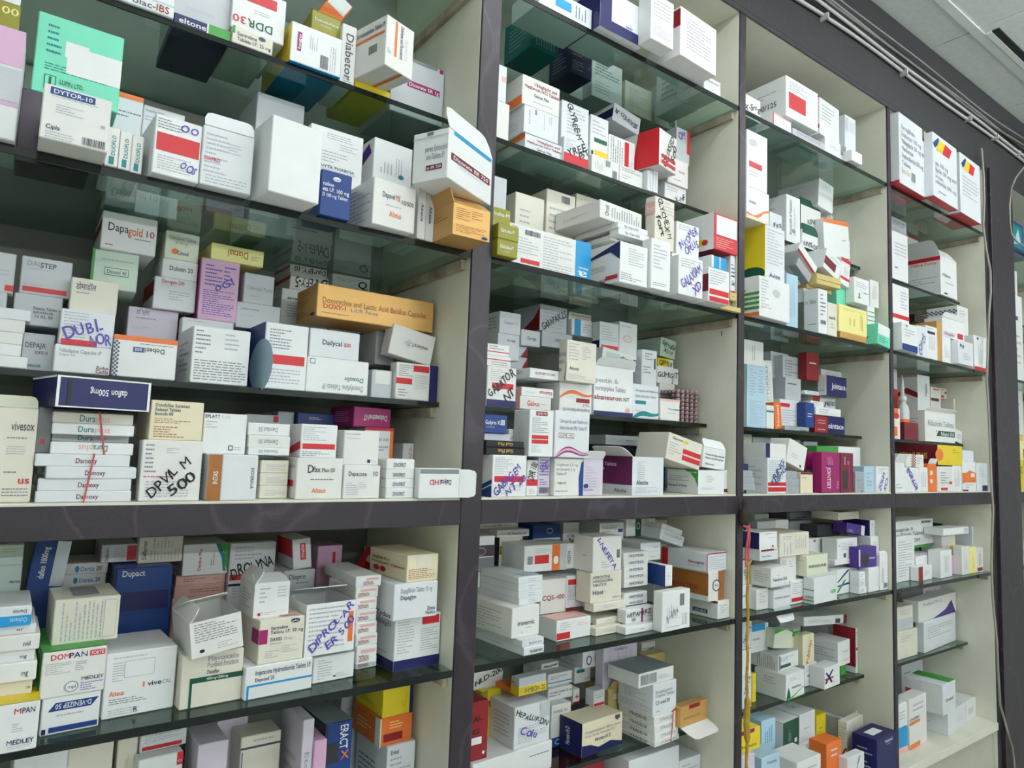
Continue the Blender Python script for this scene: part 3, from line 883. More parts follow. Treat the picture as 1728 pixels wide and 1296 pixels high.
DATA = r'''
@A.R1 a1
760 -15 1180 -250 - 12 0 w | T .28,.06,.62,.24 tx 0 olac; T .62,.06,.92,.26 dred 0 -IBS; R 0,.3,1,.34 lb
1150 150 1525 78 - 14 0 nv | R .6,0,1,1 gr; T .08,.25,.56,.75 w 0 eltone; R .57,0,.6,1 w
1150 75 1520 -140 9 12 0 g | P .2,.3,.7,.4 2 lt
1535 275 1804 165 - 12 0 ow | T .12,.5,.6,.72 tx 0 Sertraline; T .12,.2,.95,.42 tx 0 Tablets I.P. 25 mg; O .72,.75,.09,.12 tx; R 0,.55,.06,1 gr
1528 165 1880 -130 8 12 0 w | R .1,.68,.82,.9 red; T .3,.12,.78,.3 dgr 180 DDR; T .02,.14,.28,.3 red 180 30; P .4,.45,.7,.55 2 lt
@A.R1 a2
270 395 605 135 - 14 0 w | l:R 0,0,1,1 ye; b:R 0,0,1,1 cy; R .12,.3,.2,.78 mag; T .135,.34,.185,.74 w 90 logo; K .58,.06,.74,.4; P .35,.45,.52,.8 4 lt 90; P .76,.06,.9,.7 3 lt 90
412 185 605 60 9 8 0 ol | T .1,.5,.92,.66 w 0 Dolowin-Forte; P .3,.3,.7,.4 2 w; F t 60 2
600 540 695 150 - 9 0 w | T .28,.06,.82,.86 tx 270 Diabetor; P .2,.02,.8,.1 2 tx
700 590 935 530 - 12 0 ye | 0
905 355 1085 92 1.5 8 16 w | R .3,.06,.38,.95 orr; T .5,.08,.62,.92 tx 270 Diclofenac and Paracetamol; P .66,.1,.76,.9 2 lt 90; l:R .05,.56,.95,.62 orr; l:K .5,.15,.75,.36; l:T .1,.72,.95,.84 tx 0 Serratiopeptidase Tablets IP; b:R .55,0,.65,1 orr; P .06,.05,.2,.2 3 tx
935 640 1290 335 10.8 12 0 g | R .3,.36,.92,.5 mag; T .33,.39,.9,.47 w 0 Dicorate ER 1g; R 0,.93,.86,.99 dg; R .9,.9,.97,.99 mag
500 60 640 -60 12 6 0 orr tilt=-30 | R .06,.06,.94,.94 w; P .14,.14,.86,.86 7 tx
@A.F2 a1
-200 868 97 130 - 10 0 w | R 0,.66,1,1 pk; R 0,.34,1,.64 g; R 0,.3,1,.335 pk
-200 135 120 -60 3 9 0 ol | R 0,.0,1,.45 ol; T .6,.6,.98,.85 pye 0 00; F t 30 2 w
110 900 600 578 5 6 0 dkp | 0
205 575 780 68 5 8 0 mint | R .36,.32,1,.68 w; R .33,.52,.6,.72 w; P .6,.42,.82,.62 4 lt; P .12,.5,.3,.9 5 tl; P .12,.3,.85,.4 3 tl; T .3,.16,.58,.22 dgr 0 LUPIN LTD.; P .3,.03,.62,.14 3 tl; R .13,.06,.26,.24 dgr; R .14,.07,.25,.23 mint; R .18,.08,.21,.22 dgr; R .155,.08,.235,.11 dgr
255 905 712 545 - 8 0 w | R .1,.83,.75,.96 bl; T .14,.855,.71,.935 w 0 DYTOR-10; P .12,.78,.8,.82 1 lt; P .2,.5,.6,.68 4 lt; T .08,.19,.28,.27 nv 0 Cipla; P .08,.02,.5,.16 3 lt; K .61,.04,.95,.18; T .86,.42,.93,.48 tx 0 NRX
740 870 930 600 12 6 0 w | R 0,.88,1,1 orr; P .1,.4,.95,.6 2 tx
690 1092 775 835 - 10 0 w | T .4,.28,.75,.8 tl 90 DUOFLO; R .3,.05,.7,.25 tl
778 1115 855 860 - 10 0 w | T .4,.28,.75,.8 tl 90 DUOFLO; R .3,.05,.7,.25 tl
858 1140 935 890 - 10 0 w | T .4,.28,.75,.8 tl 90 DUOFLO; R .3,.05,.7,.25 tl
935 900 1210 690 16 8 0 w | T .05,.8,.5,.9 lt 0 metformin; P .05,.5,.6,.7 2 lt
1002 1140 1315 747 - 8 3 w | R .05,.4,.96,.7 red; P .05,.76,.6,.95 4 tx; P .1,.08,.8,.34 6 lt; H .72,.86,.4,.12 ink 10 OO; H .75,.22,.35,.14 ink -20 OOS
1320 1215 1660 822 - 8 0 w | F t 12 1.8; P .06,.2,.5,.9 9 lt; P .5,.6,.75,.8 4 lt; T .04,.42,.36,.48 red 0 DIAPRO; P .1,.04,.9,.2 3 lt
@A.F2 a2
-9 - 310 605 14 10 0 g | 0
125 1262 462 755 - 9 6 w | 0
395 1110 745 812 5 5 0 w | P .3,.75,.8,.9 3 lt; T .2,.1,.85,.17 tx 0 NYTE PHARMA; P .2,.22,.7,.5 4 lt; P .55,.55,.9,.72 3 lt; P .2,.01,.9,.08 2 lt
465 1420 668 1117 - 7 0 bl | T .06,.66,.42,.74 w 0 raline; T .06,.54,.92,.63 w 0 ets I.P. 100 mg; T .06,.42,.88,.5 w 0 D 100 mg Tablets; O .5,.84,.13,.05 w; T .4,.82,.6,.86 bl 0 logo
822 1150 1075 905 6 8 4 w | l:G .2,.5,.8,.9,.9,.6,.5,.35 pu; P .15,.1,.5,.4 4 lt 90; P .55,.1,.75,.6 3 lt 90; O .72,.12,.07,.06 tl
@A.F2 a6
815 222 1095 -90 - 10 4 w | T .2,.62,.5,.74 tx 0 Dapavel; T .52,.6,.62,.74 red 0 MX; T .64,.56,.95,.66 tx 0 10/500; P .3,.44,.8,.5 1 lt; T .38,.24,.66,.36 orr 0 Alteus; l:P .1,.1,.9,.9 9 lt
1112 320 1165 -60 - 10 0 w | T .35,.3,.7,.6 bl 270 Advance
1166 335 1222 -40 - 10 0 w | T .35,.3,.7,.6 bl 270 Advance
1345 370 1592 85 -5.8 6 0 gold open=1 free=1 | P .08,.5,.45,.9 6 br; P .5,.6,.8,.9 4 br; P .08,.1,.9,.36 5 br; O .86,.08,.09,.05 nv; F t 55 4; F l 20 4; l:P .1,.55,.8,.75 2 br
@A.F2 a2
1310 1250 1600 842 -8.5 12 26 w free=1 | R .1,.92,.96,.99 cy; T .12,.34,.9,.44 w 0 x; R .06,.4,.94,.54 mar; T .1,.43,.9,.51 w 0 Dicorate ER 750; F t 18 4; l:T .35,.58,.98,.7 lt 0 parex Extended; l:T .4,.42,.9,.54 lt 0 ase Tablets IP; l:R .4,.2,.85,.3 mar; l:T .42,.22,.82,.28 w 0 te ER 750; l:R .0,.86,1,.88 g; l:K .4,.9,.58,.97
@A.R2 a5
-120 1178 178 1090 8 12 0 w | 0
-120 1090 135 1010 8 12 0 w | 0
-120 1010 145 930 8 12 0 w | 0
-120 930 160 843 8 12 0 w | 0
-120 843 200 765 8 12 0 w3 | 0
-110 755 40 668 9 9 0 g |
-110 665 118 400 9 9 0 g | R .7,.05,1,.2 red; P .2,.4,.8,.6 2 lt
130 1195 345 945 11 9 0 g | T .08,.62,.72,.76 tx 0 DEPAJA; T .4,.46,.8,.54 tx 0 FORTE 10; T .1,.12,.62,.22 tl 0 bluecoat
70 940 395 680 11 9 0 g | T .4,.52,.98,.62 tx 0 Release Tablets of; T .4,.4,.82,.5 tx 0 hydrochloride; T .45,.26,.82,.36 tx 0 N XL 50
122 690 460 435 11 9 0 g | R .06,.07,.93,.2 red; T .1,.76,.38,.9 lt 0 DAL; T .36,.74,.68,.88 tx 0 STEP; P .1,.64,.6,.72 1 lt; P .08,.24,.8,.3 2 lt
348 1200 725 1020 8 10 0 w | T .08,.72,.82,.86 lt 0 Nifedipine Capsules IP; T .08,.6,.35,.68 lt 0 Depin 10; T .74,.2,.97,.32 mar 0 Zydus; T .74,.06,.97,.18 mar 0 Cadila
385 1020 745 785 8 10 0 w | R .04,.0,.7,.16 red; P .06,.2,.5,.95 9 lt; H .42,.46,.75,.34 ink 22 DUBI-; H .76,.2,.4,.3 ink 14 NOR
458 772 772 577 9 10 0 ow | T .1,.66,.52,.84 nv 0 डोमाडॉल; P .12,.52,.5,.6 1 tx
595 610 905 387 14 9 -4 lgr | R 0,0,.06,1 gr; R .28,.36,.8,.56 dgr; R .29,.375,.79,.545 lgr; T .33,.41,.75,.51 dgr 0 Dinosol 40; P .2,.72,.9,.8 1 lt
665 350 1030 135 13 10 0 w | T .1,.5,.48,.72 tx 0 Dapa; T .47,.46,.74,.7 orr 0 gold; T .77,.48,.96,.66 br 0 10; P .6,.34,.92,.42 1 tx; P .08,.08,.22,.16 1 red; l:R 0,.5,1,.75 dred
735 1235 1158 957 7.6 10 0 w | R 0,.88,1,1 orr; C 0,0,.09,.86,3,18 tx; T .46,.62,.8,.74 dgr 180 Dobesil; R .3,.62,.46,.74 bl; T .32,.64,.44,.72 w 180 500; P .4,.8,.95,.85 1 tx
835 980 1185 770 18 8 0 lil | T .15,.78,.42,.93 tx 0 डिप्लेट; P .15,.62,.55,.7 1 tx; P .1,.3,.6,.4 2 lt
1010 775 1290 570 17 9 0 w | T .16,.82,.7,.94 red 0 Damigen-200; P .16,.74,.85,.78 1 lt; P .35,.3,.85,.62 4 lt; l:R 0,.4,1,.9 dred
1068 580 1305 452 17 9 0 w | T .2,.42,.86,.66 tx 0 Dulotin 20
1088 438 1312 267 17 9 0 gre | T .1,.72,.9,.84 lt 0 Cilnidipine Tablets; T .3,.56,.65,.66 lt 0 IP 10 mg; O .3,.3,.1,.1 orr; T .36,.2,.7,.34 tx 0 Cinod
1197 990 1540 842 16 9 0 w | P .1,.75,.4,.85 1 lt
1307 835 1565 447 16 8 0 pk | P .12,.55,.55,.92 6 ink; P .6,.6,.9,.92 5 ink; H .6,.6,.55,.12 ink 35 oGl; P .1,.08,.9,.5 12 ink; l:R 0,0,1,1 mag
1397 442 1745 348 16 9 0 pye | T .3,.3,.7,.75 br 180 Diataal; P .75,.3,.95,.6 3 tx
1610 737 1809 547 16 9 0 g | T .1,.45,.95,.58 lt 0 Delecital Forte; P .2,.2,.5,.3 1 lt
1560 900 1850 740 16 9 0 g | P .1,.7,.5,.8 1 tx; P .1,.45,.7,.55 1 lt
1257 1262 1638 897 7.6 10 0 w | P .05,.5,.3,.95 6 tx; P .55,.6,.8,.93 4 lt; P .05,.05,.95,.42 8 tx
@A.R2 a6
85 1305 372 875 7.6 10 0 w | R .08,.38,.94,.52 red; P .1,.6,.6,.92 7 tx; P .1,.08,.85,.32 5 lt; l:R 0,0,1,1 bl; l:O .9,.35,.55,.4 lb
375 1325 785 1102 7.6 10 0 w | T .25,.1,.92,.26 lt 180 Doxofylline Tablets IP; T .6,.36,.92,.5 tl 180 Doxoliv; R .04,.8,.12,.95 tl; R .05,.82,.11,.93 w
398 1095 727 914 7.6 9 0 w | T .24,.46,.64,.64 nv 0 Dailycal; T .65,.46,.82,.6 red 0 -500
205 880 520 650 23 8 0 w |
270 650 525 545 23 8 0 w | H .55,.5,.85,.6 bk 180 DAPEFY-5; l:R 0,.6,1,.8 red
270 550 515 440 23 8 0 w | H .55,.5,.85,.6 bk 180 DAPEFY-10; l:R 0,.6,1,.8 red
552 640 800 548 24 7 0 w | P .1,.5,.9,.85 3 lt; H .8,.4,.3,.5 bk 0 Q.
735 1120 830 950 21 8 0 mar | 0
440 905 1215 617 9.5 9 0 gold | T .04,.44,.93,.62 br 0 Doxycycline and Lactic Acid Bacillus Capsules; T .05,.28,.24,.42 red 0 DOXY-1; T .27,.28,.5,.4 lt 0 L-DR Forte; P .04,.12,.28,.18 1 tx; P .84,.84,.96,.88 1 tx; l:P .1,.4,.6,.9 6 br; l:P .1,.08,.8,.3 3 br; l:O .85,.1,.1,.05 nv
835 1170 962 932 14 9 0 g | T .3,.6,.9,.72 tx 180 onHo; P .2,.2,.8,.4 3 lt
@A.R2 b4
808 195 962 12 9 9 0 g | R .16,.5,.9,.96 w2
968 222 1278 -38 8 9 2 w | R .0,.42,.38,.58 red; R .4,.78,.78,.95 red; R .8,0,1,1 nv; P .06,.62,.38,.95 6 tx; P .44,.3,.78,.7 8 lt; P .06,.08,.3,.3 3 tx
@A.R2 a6
950 1192 1238 938 9 3 0 w tilt=-10 | T .35,.42,.86,.56 tx 180 xeckers/1,75; G .3,.5,.42,.66,.4,.5,.42,.34 g
@A.BT b3
-200 897 197 255 1 6 0 ow | T .55,.76,.95,.86 tx 0 vivesox; P .5,.66,.98,.7 1 tx; P .5,.5,.85,.6 4 lt; P .5,.3,.8,.34 1 tx; T .75,.2,.96,.28 red 0 us; P .5,.06,.95,.16 3 tx; F t 50 2 gre
228 900 865 822 .6 12 0 w3 | T .41,.3,.64,.72 mar 0 Damoxy
245 822 865 738 .6 12 0 w3 | T .41,.3,.64,.72 mar 0 Damoxy
300 738 900 658 .3 12 2 w3 | T .41,.3,.64,.72 mar 0 Damoxy
226 658 857 573 .6 12 0 w3 | T .41,.3,.64,.72 mar 0 Damoxy
330 573 880 492 1 10 0 w | T .5,.26,.68,.78 tl 180 Dura; T .32,.26,.5,.78 pi 180 plus
345 492 868 442 1.5 10 0 w3 | T .32,.2,.52,.8 tl 0 Dura; T .52,.2,.7,.8 pi 0 plus
340 442 885 366 1 10 0 w | T .3,.26,.5,.8 tl 0 Dura; T .5,.26,.7,.8 pi 0 plus
345 366 880 290 1.5 10 0 ow | T .32,.2,.52,.8 tl 0 Dura; T .52,.2,.7,.8 pi 0 plus
225 570 328 262 3 5 0 dg | R .3,.2,.6,.3 red
362 268 985 50 -1.6 9 12 nv | T .34,.42,.74,.64 w 180 daflon 500mg; R 0,0,.03,1 w; R 0,.95,1,1 w; R 0,0,1,.04 w; R .97,0,1,1 w; R .11,.05,.15,.9 bk; l:R 0,.94,1,1 w
912 893 1355 479 .6 10 0 w | P .06,.45,.25,.95 7 tx; P .4,.78,.6,.88 3 lt; P .1,.06,.8,.34 6 lt; H .44,.4,.92,.17 bk 47 DPVIL M; H .68,.28,.55,.17 bk 40 500; P .05,.38,.6,.42 1 red
982 474 1335 215 .8 10 0 cr | T .08,.84,.72,.93 tx 0 Doxofylline Sustained; T .08,.73,.56,.82 tx 0 Release Tablets; T .08,.62,.42,.71 tx 0 Bronkofin 400; P .08,.42,.75,.56 3 br; P .08,.06,.7,.36 5 br
1335 562 1622 300 2 9 0 w | T .02,.88,.36,.96 nv 0 EPLATT; T .4,.88,.6,.95 lb 0 5 150; P .05,.62,.3,.82 3 lt; R .6,.1,.7,.22 nv; R .62,.12,.68,.2 w; P .72,.1,.9,.2 2 lt
1362 888 1694 577 .3 10 0 w | R 0,0,.27,1 br; T .1,.36,.2,.64 w 90 INTAS; T .86,.26,.93,.72 tx 270 DOVERIN-A; R .27,0,.29,1 g
@A.BT b4
65 868 252 785 2.5 10 0 ow | P .2,.2,.9,.7 4 lt
70 780 257 702 2.5 10 0 ow | P .2,.2,.9,.7 4 lt
75 700 262 615 2.5 10 0 ow | P .2,.2,.9,.7 4 lt
-8 610 266 532 2 10 0 w | T .24,.3,.7,.68 lt 180 Dernlast 50
-8 530 272 450 2 10 0 w | T .24,.3,.7,.68 lt 180 Dernlast 50
-8 448 270 366 2 10 0 w | T .24,.3,.7,.68 lt 180 Dernlast 50
-20 360 205 308 17 9 0 w | R .8,.1,.95,.9 red
190 360 318 290 18 9 0 g | 0
320 362 565 298 17 9 0 bl | P .3,.3,.8,.6 2 w
305 866 612 599 .5 10 0 w | T .22,.64,.36,.84 tx 0 D; T .34,.66,.5,.8 tx 0 fax; T .53,.66,.82,.76 tx 0 Plus 50; P .3,.44,.8,.52 1 tx; T .34,.16,.64,.28 orr 0 Alteus; l:R .2,.3,.9,.45 red; l:T .3,.75,.95,.85 lt 0 Alto
337 592 577 374 1.2 10 0 w | R .05,.26,.95,.42 red; P .05,.5,.7,.94 7 lt; P .05,.04,.8,.2 3 tx; l:G 0,0,1,.5,1,.25,.4,0 red
620 863 862 648 .5 10 0 w | T .12,.68,.62,.82 tx 0 Dapacose; T .78,.68,.93,.82 tx 0 10; P .08,.1,.4,.5 6 lt; P .4,.3,.65,.5 4 lt
622 637 856 416 .8 10 0 w | P .05,.86,.45,.92 1 tx; P .08,.74,.5,.8 1 lt; R .68,.07,.76,.17 nv; P .78,.08,.96,.16 2 lt
760 595 950 396 12 6 0 w | R .88,0,1,1 orr; R 0,.9,1,1 red; T .5,.55,.84,.65 tx 180 10 X 10; P .5,.2,.85,.4 2 tx
693 350 938 257 11 9 6 mag | T .26,.32,.9,.62 w 180 DuloxetineNT
905 862 1115 802 .5 9 0 w | T .24,.24,.68,.66 tx 0 DINOFIRST
905 800 1117 740 .5 9 0 w | T .24,.24,.68,.66 tx 0 DINOFIRST
907 738 1117 677 .5 9 0 w | T .24,.24,.68,.66 tx 0 DINOFIRST
912 673 1119 607 .5 9 0 w | T .24,.24,.68,.66 tx 0 DINOFIRST
1015 660 1195 503 15 8 0 w | T .55,.2,.65,.8 orr 270 Dyno; T .7,.05,.8,.9 tx 270 Dydrogesterone; P .86,.1,.94,.8 1 tx 90
1122 852 1395 668 -.7 9 0 w | R .02,.82,.96,.97 dg; T .5,.44,.78,.62 nv 180 Dailycal; T .24,.44,.48,.62 red 180 HD; F r -14 2.6
'''
